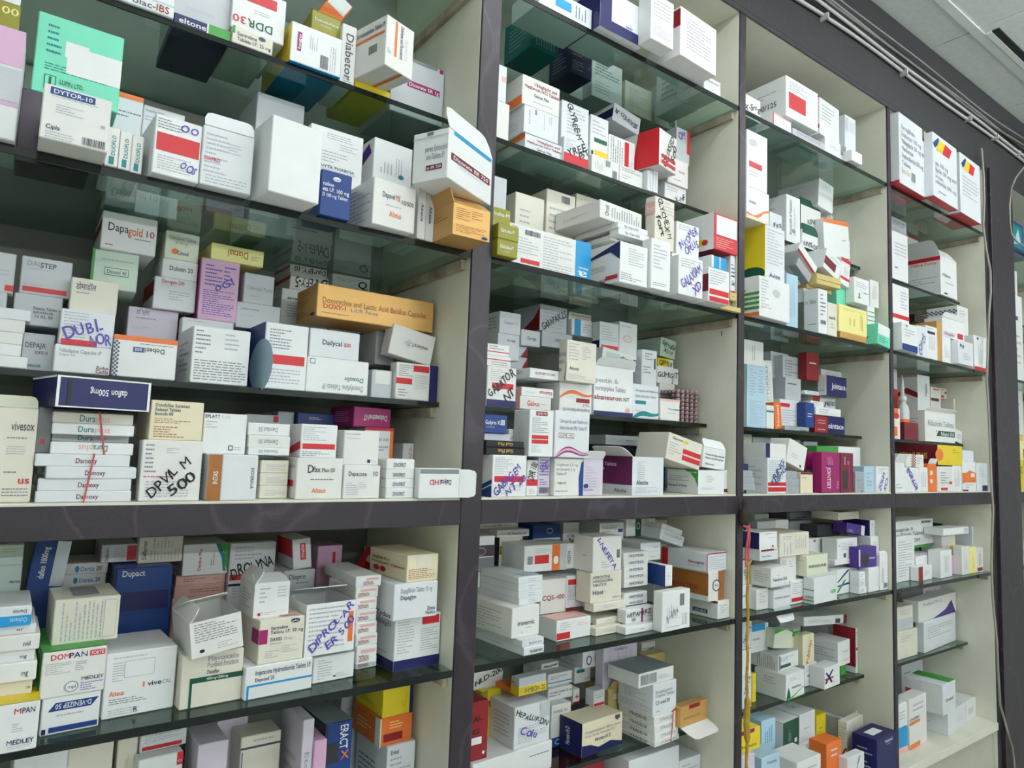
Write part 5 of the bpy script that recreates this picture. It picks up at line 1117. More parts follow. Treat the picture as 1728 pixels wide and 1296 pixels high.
DATA += r'''
@C.F1 a4
60 660 185 527 - 9 0 w | H .5,.5,1,.3 bk 12 OX-5mg
255 742 365 652 - 10 0 w | R 0,0,.06,1 red; R .06,.9,1,1 pi
375 800 560 745 - 11 0 g |
425 850 562 792 2 7 0 w | P .1,.3,.6,.6 2 lt
335 640 522 437 0 12 0 w | R .08,.1,.6,.56 red; P .1,.64,.7,.9 4 lt; l:T .3,.2,.8,.36 tx 0 200/125; l:P .2,.5,.8,.7 2 lt
530 747 645 567 1 11 3 w open=1 | P .1,.3,.8,.85 5 lt; l:R 0,0,1,.12 red; F l 75 2 red; F k 60 2 pu
590 892 718 787 - 9 0 w | R .7,.4,.95,1 dg; P .2,.5,.6,.7 2 lt
680 800 742 667 1.5 9 0 w | R 0,.3,.3,.9 g; P .4,.3,.9,.8 3 lt 90
720 936 780 872 - 8 0 w | 0
@C.R1 a4
525 1102 610 990 9 12 2 w tilt=-5 | H .45,.5,1.3,.24 bk -58 MICRO; H .7,.35,1,.22 bk -58 PLUS; l:P .3,.3,.7,.5 2 lt
@C.R1 b2
337 247 425 -12 9 9 0 w | T .2,.1,.36,.9 tx 90 Amoxycillin & Potassium; P .5,.1,.7,.8 2 lt 90; O .5,.2,.14,.05 lt
430 302 520 192 8.5 7 0 w | R 0,.8,1,1 dgr; H .5,.3,.9,.26 bk 0 KINTE-DE; F t 20 2 dgr
437 187 555 42 9.5 8 0 w | H .6,.35,.6,.24 bk 8 KINTE; l:R 0,0,1,1 dgr; F t 20 2.5 dgr
575 130 650 45 15 8 0 w | H .5,.5,1.2,.2 bk 70 MYSLAN; H .8,.4,.4,.18 bk 70 PL
530 320 608 200 9 8 0 w | 0
612 347 735 215 9 8 0 w | C 0,0,.34,1,4,12 tx; H .68,.6,.6,.24 bk 8 MECOBAL
556 262 705 130 8 5 0 w tilt=6 | R 0,.82,1,1 orr; P .7,.1,.85,.2 1 tx
240 192 310 92 9 8 0 w | H .6,.3,.7,.24 bk 10 FFS
@C.F2 b2
178 702 355 465 - 8 2 w | O .55,.66,.12,.1 g; P .06,.2,.3,.95 10 lt; T .06,.22,.4,.28 pi 0 Sulmac; l:R 0,.0,1,.1 orr; l:R 0,.18,1,.24 gr; l:R 0,.3,1,.36 gr; l:R 0,.42,1,.48 gr; l:R 0,.54,1,.6 gr; l:T .1,.64,.6,.72 tx 0 iate
212 465 327 167 -.5 7 0 w | P .1,.3,.9,.95 12 lt; T .2,.08,.75,.16 nv 0 Avion; l:R 0,0,1,1 ye; l:O .5,.14,.5,.13 dgr; l:P .2,.5,.8,.9 5 ol
70 160 235 -58 -.5 7 0 w | W 0,.2,1,.35,-.1,.12 orr; R .0,.0,1,.1 cr; T .1,.5,.4,.58 tx 0 500; R .7,.0,.8,.3 w
@C.F2 a4
60 1055 225 752 -.5 6 0 w | R .1,.36,.72,.46 red; P .1,.2,.5,.3 2 lt; O .3,.8,.2,.06 g
@C.F2 b2
337 747 405 452 1 7 0 lb | P .2,.2,.8,.8 6 lt 90
525 770 577 542 0 9 0 w | P .2,.3,.8,.9 6 tx; l:T .0,.62,.85,.74 lt 0 cium Tablets; l:P .3,.06,.9,.12 1 tx; K .2,.1,.8,.2
580 795 638 622 0 5 0 ow | T .1,.5,.8,.6 tx 0 tone SR; P .3,.2,.7,.4 2 lt
655 824 805 794 -.5 6 0 gold | 0
647 790 808 632 -.5 6 0 pye | P .1,.8,.9,.9 2 tan; P .3,.3,.6,.6 2 tan 90; P .75,.2,.85,.8 2 br 90
875 875 963 757 -1 6 4 mint tilt=-4 | R 0,.5,.9,1 w; P .2,.6,.8,.85 3 lt; P .1,.1,.8,.4 3 tl; l:R 0,.3,.6,.4 red
735 640 822 472 1 6 0 w | P .1,.6,.9,.85 3 lt; R .28,.2,.36,.4 gr; R .22,.2,.42,.24 gr; P .6,.4,.9,.5 1 tx
828 627 878 489 2 6 0 w | P .2,.3,.8,.8 5 lt 90
812 772 855 642 2 6 0 w | R 0,.3,1,.34 gr; R 0,.5,1,.54 gr; R 0,.7,1,.74 gr
640 642 705 532 3 6 0 mint | 0
660 700 720 640 5 6 0 w |
510 562 655 512 1 6 0 tan | R 0,.4,1,.46 br
515 512 655 452 1 6 -4 tan | R 0,.4,1,.46 br
440 640 520 540 4 7 0 w |
400 540 520 500 2 7 0 w tilt=-22 | P .1,.2,.9,.8 2 pi
395 470 500 430 2 7 0 sil tilt=-32 | P .1,.2,.9,.8 2 pi
400 410 520 372 3 6 0 w tilt=-34 | R 0,.0,1,.3 dred
560 450 655 350 2 6 0 w tilt=-20 | R 0,.0,.7,.5 mar; P .3,.6,.9,.8 2 lt
655 522 708 367 2 6 0 w tilt=-8 | R 0,.86,1,1 red; R .0,.2,1,.3 red; P .3,.4,.8,.8 4 lt 90
340 420 420 290 10 8 0 w |
@C.R2 b6
105 543 216 190 8 7 0 lb | P .14,.5,.5,.95 10 lt; P .6,.55,.85,.95 8 lt; P .14,.06,.85,.44 12 lt; l:R 0,0,1,1 ltl
84 188 203 40 8 7 0 w | P .4,.2,.6,.8 2 lt 90
220 553 264 428 8 6 0 w | R 0,.7,1,.78 tl
232 465 300 162 9 5 0 w tilt=5 | T .4,.1,.6,.9 lt 90 CTORSULF; P .7,.1,.85,.8 2 lt 90; l:R 0,0,1,1 mar
245 300 350 112 15 7 0 g |
268 560 325 412 8.5 6 0 orr tilt=6 | T .3,.1,.6,.9 w 90 Nimesul
333 540 445 390 9 7 0 w | R .0,.72,.5,.86 red; P .1,.1,.9,.65 6 lt
450 540 505 412 8 6 0 bl | P .2,.4,.7,.6 2 w
330 574 470 548 7.6 4 0 sil |
332 388 445 264 11 7 0 g |
350 247 455 132 11 8 0 g | P .1,.1,.9,.85 6 tx
457 240 533 117 10 8 0 dred | P .2,.4,.8,.6 1 w
572 357 690 252 8 8 0 nv | T .25,.36,.92,.66 w 0 Jointace; T .94,.36,1,.5 w 0 c2; l:R 0,0,1,1 w; l:P .1,.4,.9,.8 3 pi; l:T .1,.2,.8,.3 lt 0 Aceclofenac
540 250 660 216 13 6 0 w |
445 402 540 360 10 6 0 w |
480 440 555 402 9 6 0 w |
540 438 675 372 9 7 0 w | R 0,0,.3,1 red; H .68,.5,.6,.4 bk 4 JUNIORS
510 482 655 438 7.8 6 0 w |
505 582 578 487 8 6 0 dred | P .2,.5,.8,.8 2 pi; P .2,.1,.8,.3 1 pi
578 590 678 492 8 7 0 nv | T .02,.3,.92,.62 w 0 ointace
@C.BT b6
40 957 160 927 0 6 0 nv | T .3,.2,.8,.8 w 0 T mox
40 925 155 888 0 7 0 sil | P .3,.3,.9,.6 1 lt
40 886 150 850 0 7 0 sil | P .3,.3,.9,.6 1 lt
40 848 140 810 0 7 0 sil | P .3,.3,.9,.6 1 lt
40 808 115 772 0 7 0 nv | 0
100 955 218 735 7 6 0 w | R 0,.5,1,1 pye; T .1,.8,.8,.92 tan 0 Voltaren; O .85,.2,.08,.1 nv; R 0,.0,.5,.26 lb
70 727 135 597 14 8 0 ow | R 0,0,1,.14 gr
226 952 335 737 .3 6 0 w | R .02,.22,.98,.32 red; R .02,.06,.98,.18 red; P .05,.4,.95,.95 10 lt; H .5,.66,1,.18 bl 50 TRING; H .7,.5,.7,.16 bl 45 50MG
215 735 335 652 1 6 0 w | R 0,0,.2,1 nv
345 800 452 668 1 5 0 w tilt=-16 | P .2,.3,.6,.5 2 lt; R .7,.06,.8,.16 tx
338 945 412 903 .5 6 0 sil | P .2,.3,.8,.6 1 lt
338 901 412 858 .5 6 0 sil | P .2,.3,.8,.6 1 lt
338 856 400 814 .5 6 0 sil | P .2,.3,.8,.6 1 lt
420 938 492 822 .3 5 0 cr | R .0,.9,1,1 mar; P .1,.7,.8,.8 1 tx
497 932 538 808 1 4 0 dk | 0
545 943 650 702 0 6 0 mag | T .28,.1,.48,.62 w 270 JOINTSET; P .3,.66,.6,.9 4 pk 90; T .8,.1,.9,.3 pk 90 Set; R .2,.65,.6,.68 pu
452 - 543 702 5 2 0 mag | P .4,.5,.8,.9 3 pk 90
655 943 738 707 .2 6 6 mar | R .15,.1,.5,.55 dk; R .6,.2,.7,.9 mag; P .2,.7,.7,.9 2 pk 90
515 800 640 667 7 6 0 gr |
642 802 770 670 7 6 0 w | 0
742 937 790 897 .5 6 0 sil |
742 895 790 857 .5 6 0 sil |
742 855 790 817 .5 6 0 sil |
792 937 863 787 1 6 0 lb | P .2,.2,.8,.8 4 lt
865 938 943 787 .4 7 0 w | P .1,.7,.9,.95 3 lt; H .4,.35,.8,.2 ink 60 ZORIM; H .7,.25,.6,.2 ink 60 SO
140 - 420 614 15 9 0 g | 0
440 - 520 640 15 9 0 w |
@D.F1 a4
1008 1042 1192 637 - 8 2 w | T .08,.78,.56,.85 lt 0 Remogliflozin; T .08,.68,.8,.75 lt 0 Etabonate 100 mg; T .08,.58,.95,.65 lt 0 Vildagliptin 50 mg and; T .08,.48,.5,.55 lt 0 Metformin; T .08,.38,.85,.45 lt 0 Hydrochloride 500 mg; T .08,.28,.4,.34 lt 0 Tablets; T .08,.16,.36,.24 pi 0 Remo-Zen; R .42,.12,.56,.24 dg; b:R 0,0,1,1 red; l:R 0,0,1,.04 red; R .86,.82,.96,1 dk; R .9,.84,.94,.98 ye
1198 1142 1340 767 - 8 2 w | G .0,.82,.22,.96,.3,.9,.08,.76 bl; G .26,.93,.5,.93,.36,.74,.12,.74 ye; G .5,.93,.78,.9,.66,.74,.38,.74 red; T .08,.5,.6,.57 lt 0 ate 100 mg; T .08,.4,.95,.47 lt 0 liptin 50 mg and; T .08,.3,.4,.36 lt 0 min; T .08,.22,.92,.28 lt 0 chloride 500 mg; P .2,.08,.5,.14 1 tx; b:R 0,0,1,1 red
1358 1240 1475 887 - 8 2 w | G .05,.82,.26,.96,.34,.9,.13,.76 bl; G .3,.93,.5,.93,.4,.74,.16,.74 ye; G .5,.93,.74,.9,.64,.74,.42,.74 red; P .1,.3,.9,.66 6 lt; b:R 0,0,1,1 red
@D.R1 b2
950 480 1050 197 - 7 0 w | P .2,.5,.9,.8 4 lt; P .2,.2,.6,.3 1 tx
950 200 1040 117 9 7 0 g |
1050 330 1110 212 15 7 0 w | R 0,.85,1,1 dred
1240 577 1335 352 - 11 0 w open=1 | T .1,.5,.6,.58 tx 0 Milica; P .3,.3,.8,.4 1 lt; F t 35 4; F l 40 6; l:P .1,.3,.9,.5 3 lt; l:R 0,.9,1,1 red; l:T .2,.8,.9,.88 orr 0 Milica Forte; R .2,.04,.4,.08 tx
1060 420 1180 330 17 9 0 pi | P .2,.3,.8,.6 2 red
@D.F2 b2
958 887 1100 737 - 6 2 w | R 0,0,1,.24 bl; P .2,.5,.8,.8 3 lt; O .3,.9,.05,.04 tx
950 707 1055 510 0 6 0 w | R 0,0,1,.12 red; P .5,.3,.9,.85 6 lt; l:R 0,0,1,.12 red
1102 917 1155 757 0 6 0 w | H .5,.4,1.2,.26 ink 62 COMOS
1157 927 1220 757 0 7 0 w | R .1,.76,.8,.84 dk; P .2,.3,.8,.7 5 lt 90; P .1,.9,.8,.95 1 tx
1222 947 1250 732 0 7 0 gold | 0
1090 742 1245 692 5 7 0 bk | 0
1340 847 1403 642 3 9 0 w | P .2,.5,.8,.9 4 lt; l:C 0,.74,1,.88,14,3 tx; F t 60 3; R .2,.06,.5,.14 red
1250 802 1378 707 0 5 0 w | R .05,.1,.55,.3 lil; T .08,.12,.5,.26 mar 0 Metogest; R .66,.08,.92,.36 red; F t -20 1.6
1252 962 1305 822 0 7 0 w | P .2,.2,.8,.8 4 lt 90
1345 982 1430 842 - 7 0 w | R .1,.72,.2,.84 tx; R .26,.68,.36,.82 tx; P .3,.2,.8,.5 3 lt
1437 997 1508 814 0 8 0 w | R 0,0,1,.1 red; P .3,.2,.7,.8 4 lt 90; O .3,.92,.08,.04 tx
@D.R2 b6
945 612 1003 442 8 6 0 w | R 0,.75,.8,1 orr; O .6,.75,.3,.1 red; R .3,.1,.7,.4 orr
1030 632 1110 527 8 7 0 mar | 0
1150 637 1325 457 7.6 10 0 w | T .08,.52,.95,.7 lt 0 Rifaximin Tablets; R .35,.2,.98,.38 dgr; T .5,.23,.95,.35 w 0 Rifagut 550; G .35,.2,.42,.38,.38,.38,.3,.2 w; F t -50 1.6
1105 402 1177 247 12 8 0 w | T .55,.2,.75,.7 tx 90 Nexito; l:G 0,.2,.6,.5,1,.3,1,.1,.5,.3,0,0 dred; l:R 0,.9,1,1 pi
1182 407 1240 320 12 8 0 w | R .0,.06,.8,.26 mar; R .2,.8,.8,.9 orr
1240 422 1322 327 12 8 0 w | R .05,.08,.5,.3 red; R .6,.5,.95,.7 red; T .1,.76,.5,.9 orr 0 Rabi
1320 500 1375 392 9.5 5 0 ow look=crumpled_off-white_paper_packet | P .2,.2,.8,.7 3 pi
1330 640 1408 582 7.6 5 0 w tilt=-10 | P .2,.3,.8,.7 2 tx
950 440 990 332 12 6 0 red | 0
955 330 985 207 13 6 0 w | 0
@D.BT b6
960 931 1030 762 .2 6 0 w | P .2,.1,.8,.3 2 lt; F t -30 2.5
1032 930 1112 792 .2 6 0 w | H .5,.6,1,.22 ink -40 SOVO; H .5,.3,1,.2 ink -50 PARA
1035 790 1140 714 1 6 0 w | C .3,.0,.55,1,4,10 dred; P .6,.2,.9,.8 3 lt
1114 928 1165 792 .5 6 0 w | P .2,.2,.8,.8 3 lt 90
1168 926 1215 770 .4 6 0 orr | R .2,.3,.5,.44 w; R .2,.6,.5,.74 w; F t -20 1.5 w
1222 925 1310 787 .3 6 0 w | R .2,.06,.65,.16 red; R .75,.3,.95,.4 red; P .2,.3,.7,.8 5 tx
1312 925 1362 782 .3 6 0 w | P .2,.2,.8,.8 6 lt 90
1222 758 1365 660 .2 11 0 ye | P .6,.6,.9,.85 2 ol; l:R 0,0,1,1 mar; l:T .05,.3,.75,.6 ye 0 REMAC-PLUS; O .06,.5,.16,.3 orr
1368 930 1447 757 .2 7 0 w | G 0,.25,1,.5,1,.3,1,.62,.5,.7,0,.5 orr; R 0,.3,1,.62 orr; R .6,.48,.9,.6 w; R 0,.0,.4,.06 dred; P .2,.1,.8,.25 2 lt
1368 755 1432 692 .4 6 0 w | 0
1452 925 1513 767 .5 6 0 w | R .5,0,1,.2 nv; P .2,.5,.8,.85 4 lb
'''
DATA += r'''
@A.F3 c3
-150 1217 295 805 - 9 0 w | T .5,.78,.66,.9 red 0 M; T .66,.78,.92,.9 nv 0 PAN; P .5,.4,.7,.6 4 lt; T .42,.16,.94,.26 nv 0 MEDLEY; P .45,.06,.9,.14 2 lt; t:R 0,0,1,1 ye
-150 715 260 620 2 9 0 ow | T .85,.4,.98,.55 tx 0 2
-150 612 295 468 1.6 9 0 w | T .7,.3,.84,.6 tx 0 mg
-150 482 280 362 2 9 0 w | T .7,.3,.84,.6 tx 0 mg
-150 375 320 238 1.6 9 0 w | T .7,.3,.84,.6 tx 0 nid
-150 262 290 150 2 9 0 w3 | T .62,.4,.76,.7 tx 0 er; R .0,.0,1,.06 pi
-150 158 250 -10 1.6 9 0 w | R 0,0,1,.52 cy; T .55,.16,.92,.4 lb 180 Ochiacat; T .6,.62,.9,.8 tx 180 Dertix
@A.F3 c1
-150 480 150 332 13 8 0 ltl | T .7,.1,.98,.24 tx 0 diprax
-150 332 205 180 13 8 0 ltl | P .5,.6,.95,.85 2 tan
155 490 425 155 14 2 0 bl tilt=-6 look=blue_and_silver_glossy_tablet_pouch | R .62,0,1,1 sil; T .24,.15,.42,.85 w 90 daflon 1000mg
455 480 768 398 21 8 0 w | O .28,.5,.05,.28 cy; T .36,.3,.7,.7 cy 0 Dertia; T .74,.3,.86,.7 tx 0 20
468 396 782 312 21 8 0 w | O .28,.5,.05,.28 cy; T .36,.3,.68,.7 cy 0 Dertia; T .72,.3,.86,.7 tx 0 20
730 330 995 175 20 8 0 w | R .7,.08,.96,.92 red; P .35,.1,.65,.9 7 lt 90; T .1,.1,.2,.85 tx 90 Deflamo-5
1000 325 1345 117 19 8 0 ow | T .08,.14,.18,.85 tx 90 Deflamox; P .25,.1,.95,.5 9 lt 90; P .3,.55,.8,.95 6 lt 90
1325 387 1655 172 19 8 0 w | G .75,1,1,1,1,.1,.93,.3,.9,.7 gr; G .7,1,.8,1,.92,.6,.94,.2,.98,.1,.9,.1,.86,.5 tl; T .33,.15,.4,.85 red 90 Deldine Plus; P .6,.3,.7,.7 2 tx 90
810 800 1230 347 16 7 0 bl | T .1,.86,.5,.96 w 0 Dupact; R .08,.3,.95,.6 nv
1250 640 1640 562 20 7 0 pi | 0
1265 560 1665 477 20 7 0 pi | P .3,.3,.9,.7 2 br
1278 467 1668 397 20 7 0 pi | P .15,.3,.6,.7 2 br; P .75,.4,.9,.6 1 br
@A.F3 c3
322 1045 806 732 - 9 3 w | G .15,.58,.85,.88,.93,.88,.9,.75,.85,.65 w; G .1,.62,.22,.84,.96,.84,.84,.62 bl; T .22,.66,.84,.8 w 180 D-VENIZEP 50; P .25,.44,.75,.54 1 lt; R .14,.06,.97,.2 bl; R .02,.04,.09,.18 nv
318 718 852 357 2 11 3 w | T .12,.82,.42,.94 red 0 DOM; T .4,.82,.7,.94 nv 0 PAN; R .73,.82,.97,.94 red; T .75,.84,.95,.92 w 0 FORTE; P .06,.5,.44,.76 6 lt; P .52,.52,.7,.74 5 tx; T .62,.3,.98,.38 nv 0 MEDLEY; P .62,.06,.98,.26 4 ink; O .48,.2,.11,.12 lt; O .48,.2,.09,.1 w; T .42,.16,.55,.24 tx 0 mpl; t:R 0,0,1,1 gr; l:R 0,0,1,1 gr
830 908 1420 367 - 9 3 w | P .1,.55,.25,.86 8 lt; R .26,.6,.68,.86 lt; R .265,.605,.675,.855 w; P .34,.66,.6,.8 3 lt; T .08,.34,.28,.42 orr 0 Alteus; T .52,.42,.57,.5 orr 0 I; T .6,.42,.8,.5 nv 0 vive; T .81,.42,.94,.48 lt 0 CAL; P .08,.2,.6,.3 3 tx; P .08,.03,.5,.14 3 lt; P .1,.9,.6,.94 1 lt; T .42,.06,.48,.13 tx 0 R
@A.F3 c1
372 900 855 577 4.5 8 2 ow | P .1,.08,.75,.92 10 lt 90; R .76,.08,.95,.92 lt; R .765,.09,.945,.91 ow; P .79,.12,.92,.88 3 lt 90; t:R .3,.2,.7,.8 lt
@A.F3 c2
-325 1318 108 940 - 9 3 ow | T .4,.84,.92,.94 lt 0 Flavoxate; T .4,.72,.92,.82 lt 0 Purified Fraction; T .4,.6,.6,.68 tx 0 Daxoflav; R .14,.46,1,.56 dgr; R .14,0,.18,.5 dgr; T .4,.49,.75,.54 w 0 400mg+200mg
@A.F3 c1
1378 1000 1755 745 1 9 2 w open=1 tilt=8 | P .08,.4,.9,.94 8 tx; P .5,.1,.9,.3 3 lt; O .2,.16,.05,.05 nv; F k -72 6; F l -40 2
@A.F3 c2
127 1250 598 1020 - 8 3 w | R .03,.38,1,.44 cy; R .03,0,.06,.42 cy; T .14,.72,.97,.88 tx 0 Imipramine Hydrochloride Tablets I.P.; T .14,.52,.42,.64 tx 0 Depsonil 25
220 1030 535 692 2.5 8 3 ow | R .0,.46,.18,.78 mag; T .24,.76,.62,.84 tx 0 Sertraline; T .24,.66,.97,.74 tx 0 Tablets I.P. 50 mg; T .24,.5,.5,.58 tx 0 DAXID; T .54,.5,.72,.57 pi 0 50 mg; P .24,.42,.5,.46 1 tx; P .5,.2,.85,.38 4 lt; P .15,.12,.45,.3 4 lt; O .78,.92,.1,.05 nv; T .71,.9,.85,.94 w 0 pfix; l:R .7,.46,1,.78 mag; t:R .5,.1,.9,.4 pi
192 667 437 437 4 6 2 w open=1 | P .15,.4,.45,.9 4 lt; P .65,.55,.9,.9 4 lt; R .12,.06,.2,.14 red; P .22,.06,.7,.16 2 lt; F t 75 3; F l -35 2
605 1132 910 952 - 8 3 w | P .1,.1,.45,.9 8 lt; R .48,.14,.55,.2 tx; P .55,.1,.9,.3 3 lt
545 940 890 582 3 10 3 w open=1 | R .86,.18,.96,.78 orr; P .06,.1,.5,.94 10 lt; P .5,.1,.8,.94 10 lt; H .5,.56,1.15,.15 ink 43 DIPROL-AR; H .68,.38,.75,.15 ink 43 ER 500; F k -78 9
905 1032 1050 955 - 9 3 w | T .1,.16,.6,.5 dred 0 DISTINON; R .2,.6,.9,.8 pi
912 950 1052 872 4 9 3 w | T .1,.16,.6,.5 dred 0 DISTINON; R .2,.6,.9,.8 pi
905 868 1055 792 4 9 3 w | T .1,.16,.6,.5 dred 0 DISTINON; R .2,.6,.9,.8 pi
903 787 1052 708 4 9 3 w | T .1,.16,.6,.5 dred 0 DISTINON; R .2,.6,.9,.8 pi
903 702 1050 624 4 9 3 w | T .1,.16,.6,.5 dred 0 DISTINON; R .2,.6,.9,.8 pi
903 618 1052 542 4 9 3 w | T .1,.16,.6,.5 dred 0 DISTINON; R .2,.6,.9,.8 pi
905 536 1062 462 4 9 3 w | T .1,.16,.6,.5 dred 0 DISTINON; R .2,.6,.9,.8 pi
905 456 1082 385 4 12 0 w | T .3,.16,.7,.5 dred 0 DISTINON; R .4,.6,.9,.8 pi
1165 1047 1505 670 - 10 3 w | R 0,0,1,.19 nv; R .58,.8,.96,.96 red; P .06,.3,.42,.92 12 lt; P .56,.3,.95,.74 10 lt; l:R 0,0,1,.19 nv; l:P .2,.26,.8,.32 1 lt; l:T .2,.8,.9,.88 lt 0 Dapagli
1165 650 1470 442 1.5 10 3 w | T .14,.74,.86,.88 lt 0 Dapagliflozin Tablets 10 mg; T .14,.56,.5,.68 tx 0 Dapaglyn; T .76,.2,.95,.3 tx 0 Zydus; T .72,.08,.95,.18 tx 0 Medica; l:T .5,.06,.95,.2 tx 0 Zydus
1258 429 1475 240 2 11 4 cr | R .3,.56,.75,.9 ow; P .32,.6,.72,.86 4 lt; P .05,.1,.9,.5 6 br; l:T .05,.62,.55,.74 br 0 Dapagliflozin 10 mg; l:T .05,.46,.95,.56 br 0 Sitagliptin Tablets; l:O .2,.26,.08,.1 red; l:O .38,.26,.08,.1 red
10 560 330 155 19 7 0 w | R .02,.36,.82,.46 red; P .1,.7,.7,.95 4 lt; P .1,.05,.9,.24 4 lt; R .0,.26,.8,.3 bk; H .45,.58,.95,.2 bk 16 DROLYNA
400 460 620 345 15 8 0 g | T .15,.45,.7,.75 tx 0 Diapro; P .4,.1,.8,.3 1 tx
462 345 590 130 15 7 0 w tilt=6 | R .4,.3,.7,.85 red; T .46,.34,.62,.82 w 90 DYNAPAR; l:R 0,.4,1,1 red
632 400 820 172 19 6 0 pk | R .6,.3,.72,.8 red; P .15,.1,.55,.6 6 pi 90; P .2,.7,.9,.9 3 lt
850 300 1030 200 17 5 0 red tilt=-30 | R 0,0,1,.45 w; P .1,.1,.9,.4 4 lt; P .8,.55,.95,.9 2 w
1060 300 1140 200 22 6 0 w | 0
@A.R3 c3
-20 - 440 1195 11 9 0 w |
445 - 830 1110 12 9 0 ow | R .55,.72,.75,.8 br
870 - 1140 1075 12 9 0 ow | P .4,.3,.6,.9 3 tan 90
1130 1345 1500 1235 10 9 2 w | R .86,0,1,1 red; T .88,.2,.98,.4 w 90 O
1140 1222 1525 1040 12 8 2 w | R .05,.1,.9,.32 red; P .1,.5,.9,.95 5 lt; P .3,.9,.9,.98 1 tx
1545 - 1800 1112 8.5 7 0 lil | T .1,.6,.7,.75 lt 0 Epitra-500; R .3,.1,.7,.2 mar
1540 - 1728 905 20 7 0 nv | T .55,.4,.75,.8 w 90 PROS
@A.R3 c4
10 - 215 702 18 6 0 lil | T .2,.3,.9,.38 lt 0 Pantozol; R .85,.2,.95,.9 w; T .86,.3,.94,.8 tx 90 LUPIN
170 - 435 828 13 6 0 ow | R .0,.88,1,.9 tx; R .04,0,.06,.86 tx; P .3,.92,.8,.98 1 lt
570 - 645 715 8 9 0 lil | T .3,.4,.7,.75 lt 270 Etova-P; R 0,0,1,.4 pk; l:P .2,.5,.8,.7 2 lt
652 - 737 852 7.6 6 0 pk | T .3,.3,.7,.6 lt 270 Epi
752 1007 930 745 9 10 3 bl | R 0,0,.1,1 dk; T .55,.3,.85,.92 w 270 ERACT; T .6,.04,.9,.26 orr 0 X; R .1,0,.5,.5 dk; l:R 0,0,1,1 dk; t:R 0,0,1,1 dg
1145 - 1328 890 8.5 10 3 w | R .5,.2,.9,.3 red; P .1,.4,.9,.85 6 lt; T .1,.88,.4,.94 tx 0 Eritel; l:P .1,.4,.9,.7 4 tx
1112 878 1322 707 9 9 3 orr | R .12,.14,.7,.42 dred; P .3,.55,.7,.85 3 pye; R .0,.0,.04,1 lgr; l:R .85,0,1,1 lgr; l:P .2,.3,.7,.7 3 pye
1133 705 1328 482 9 9 3 ye | R .88,0,1,1 nv; P .62,.2,.78,.6 4 ol 90; l:P .2,.2,.7,.4 3 ol
835 - 985 560 20 8 0 g | P .2,.6,.9,.9 3 lt
'''
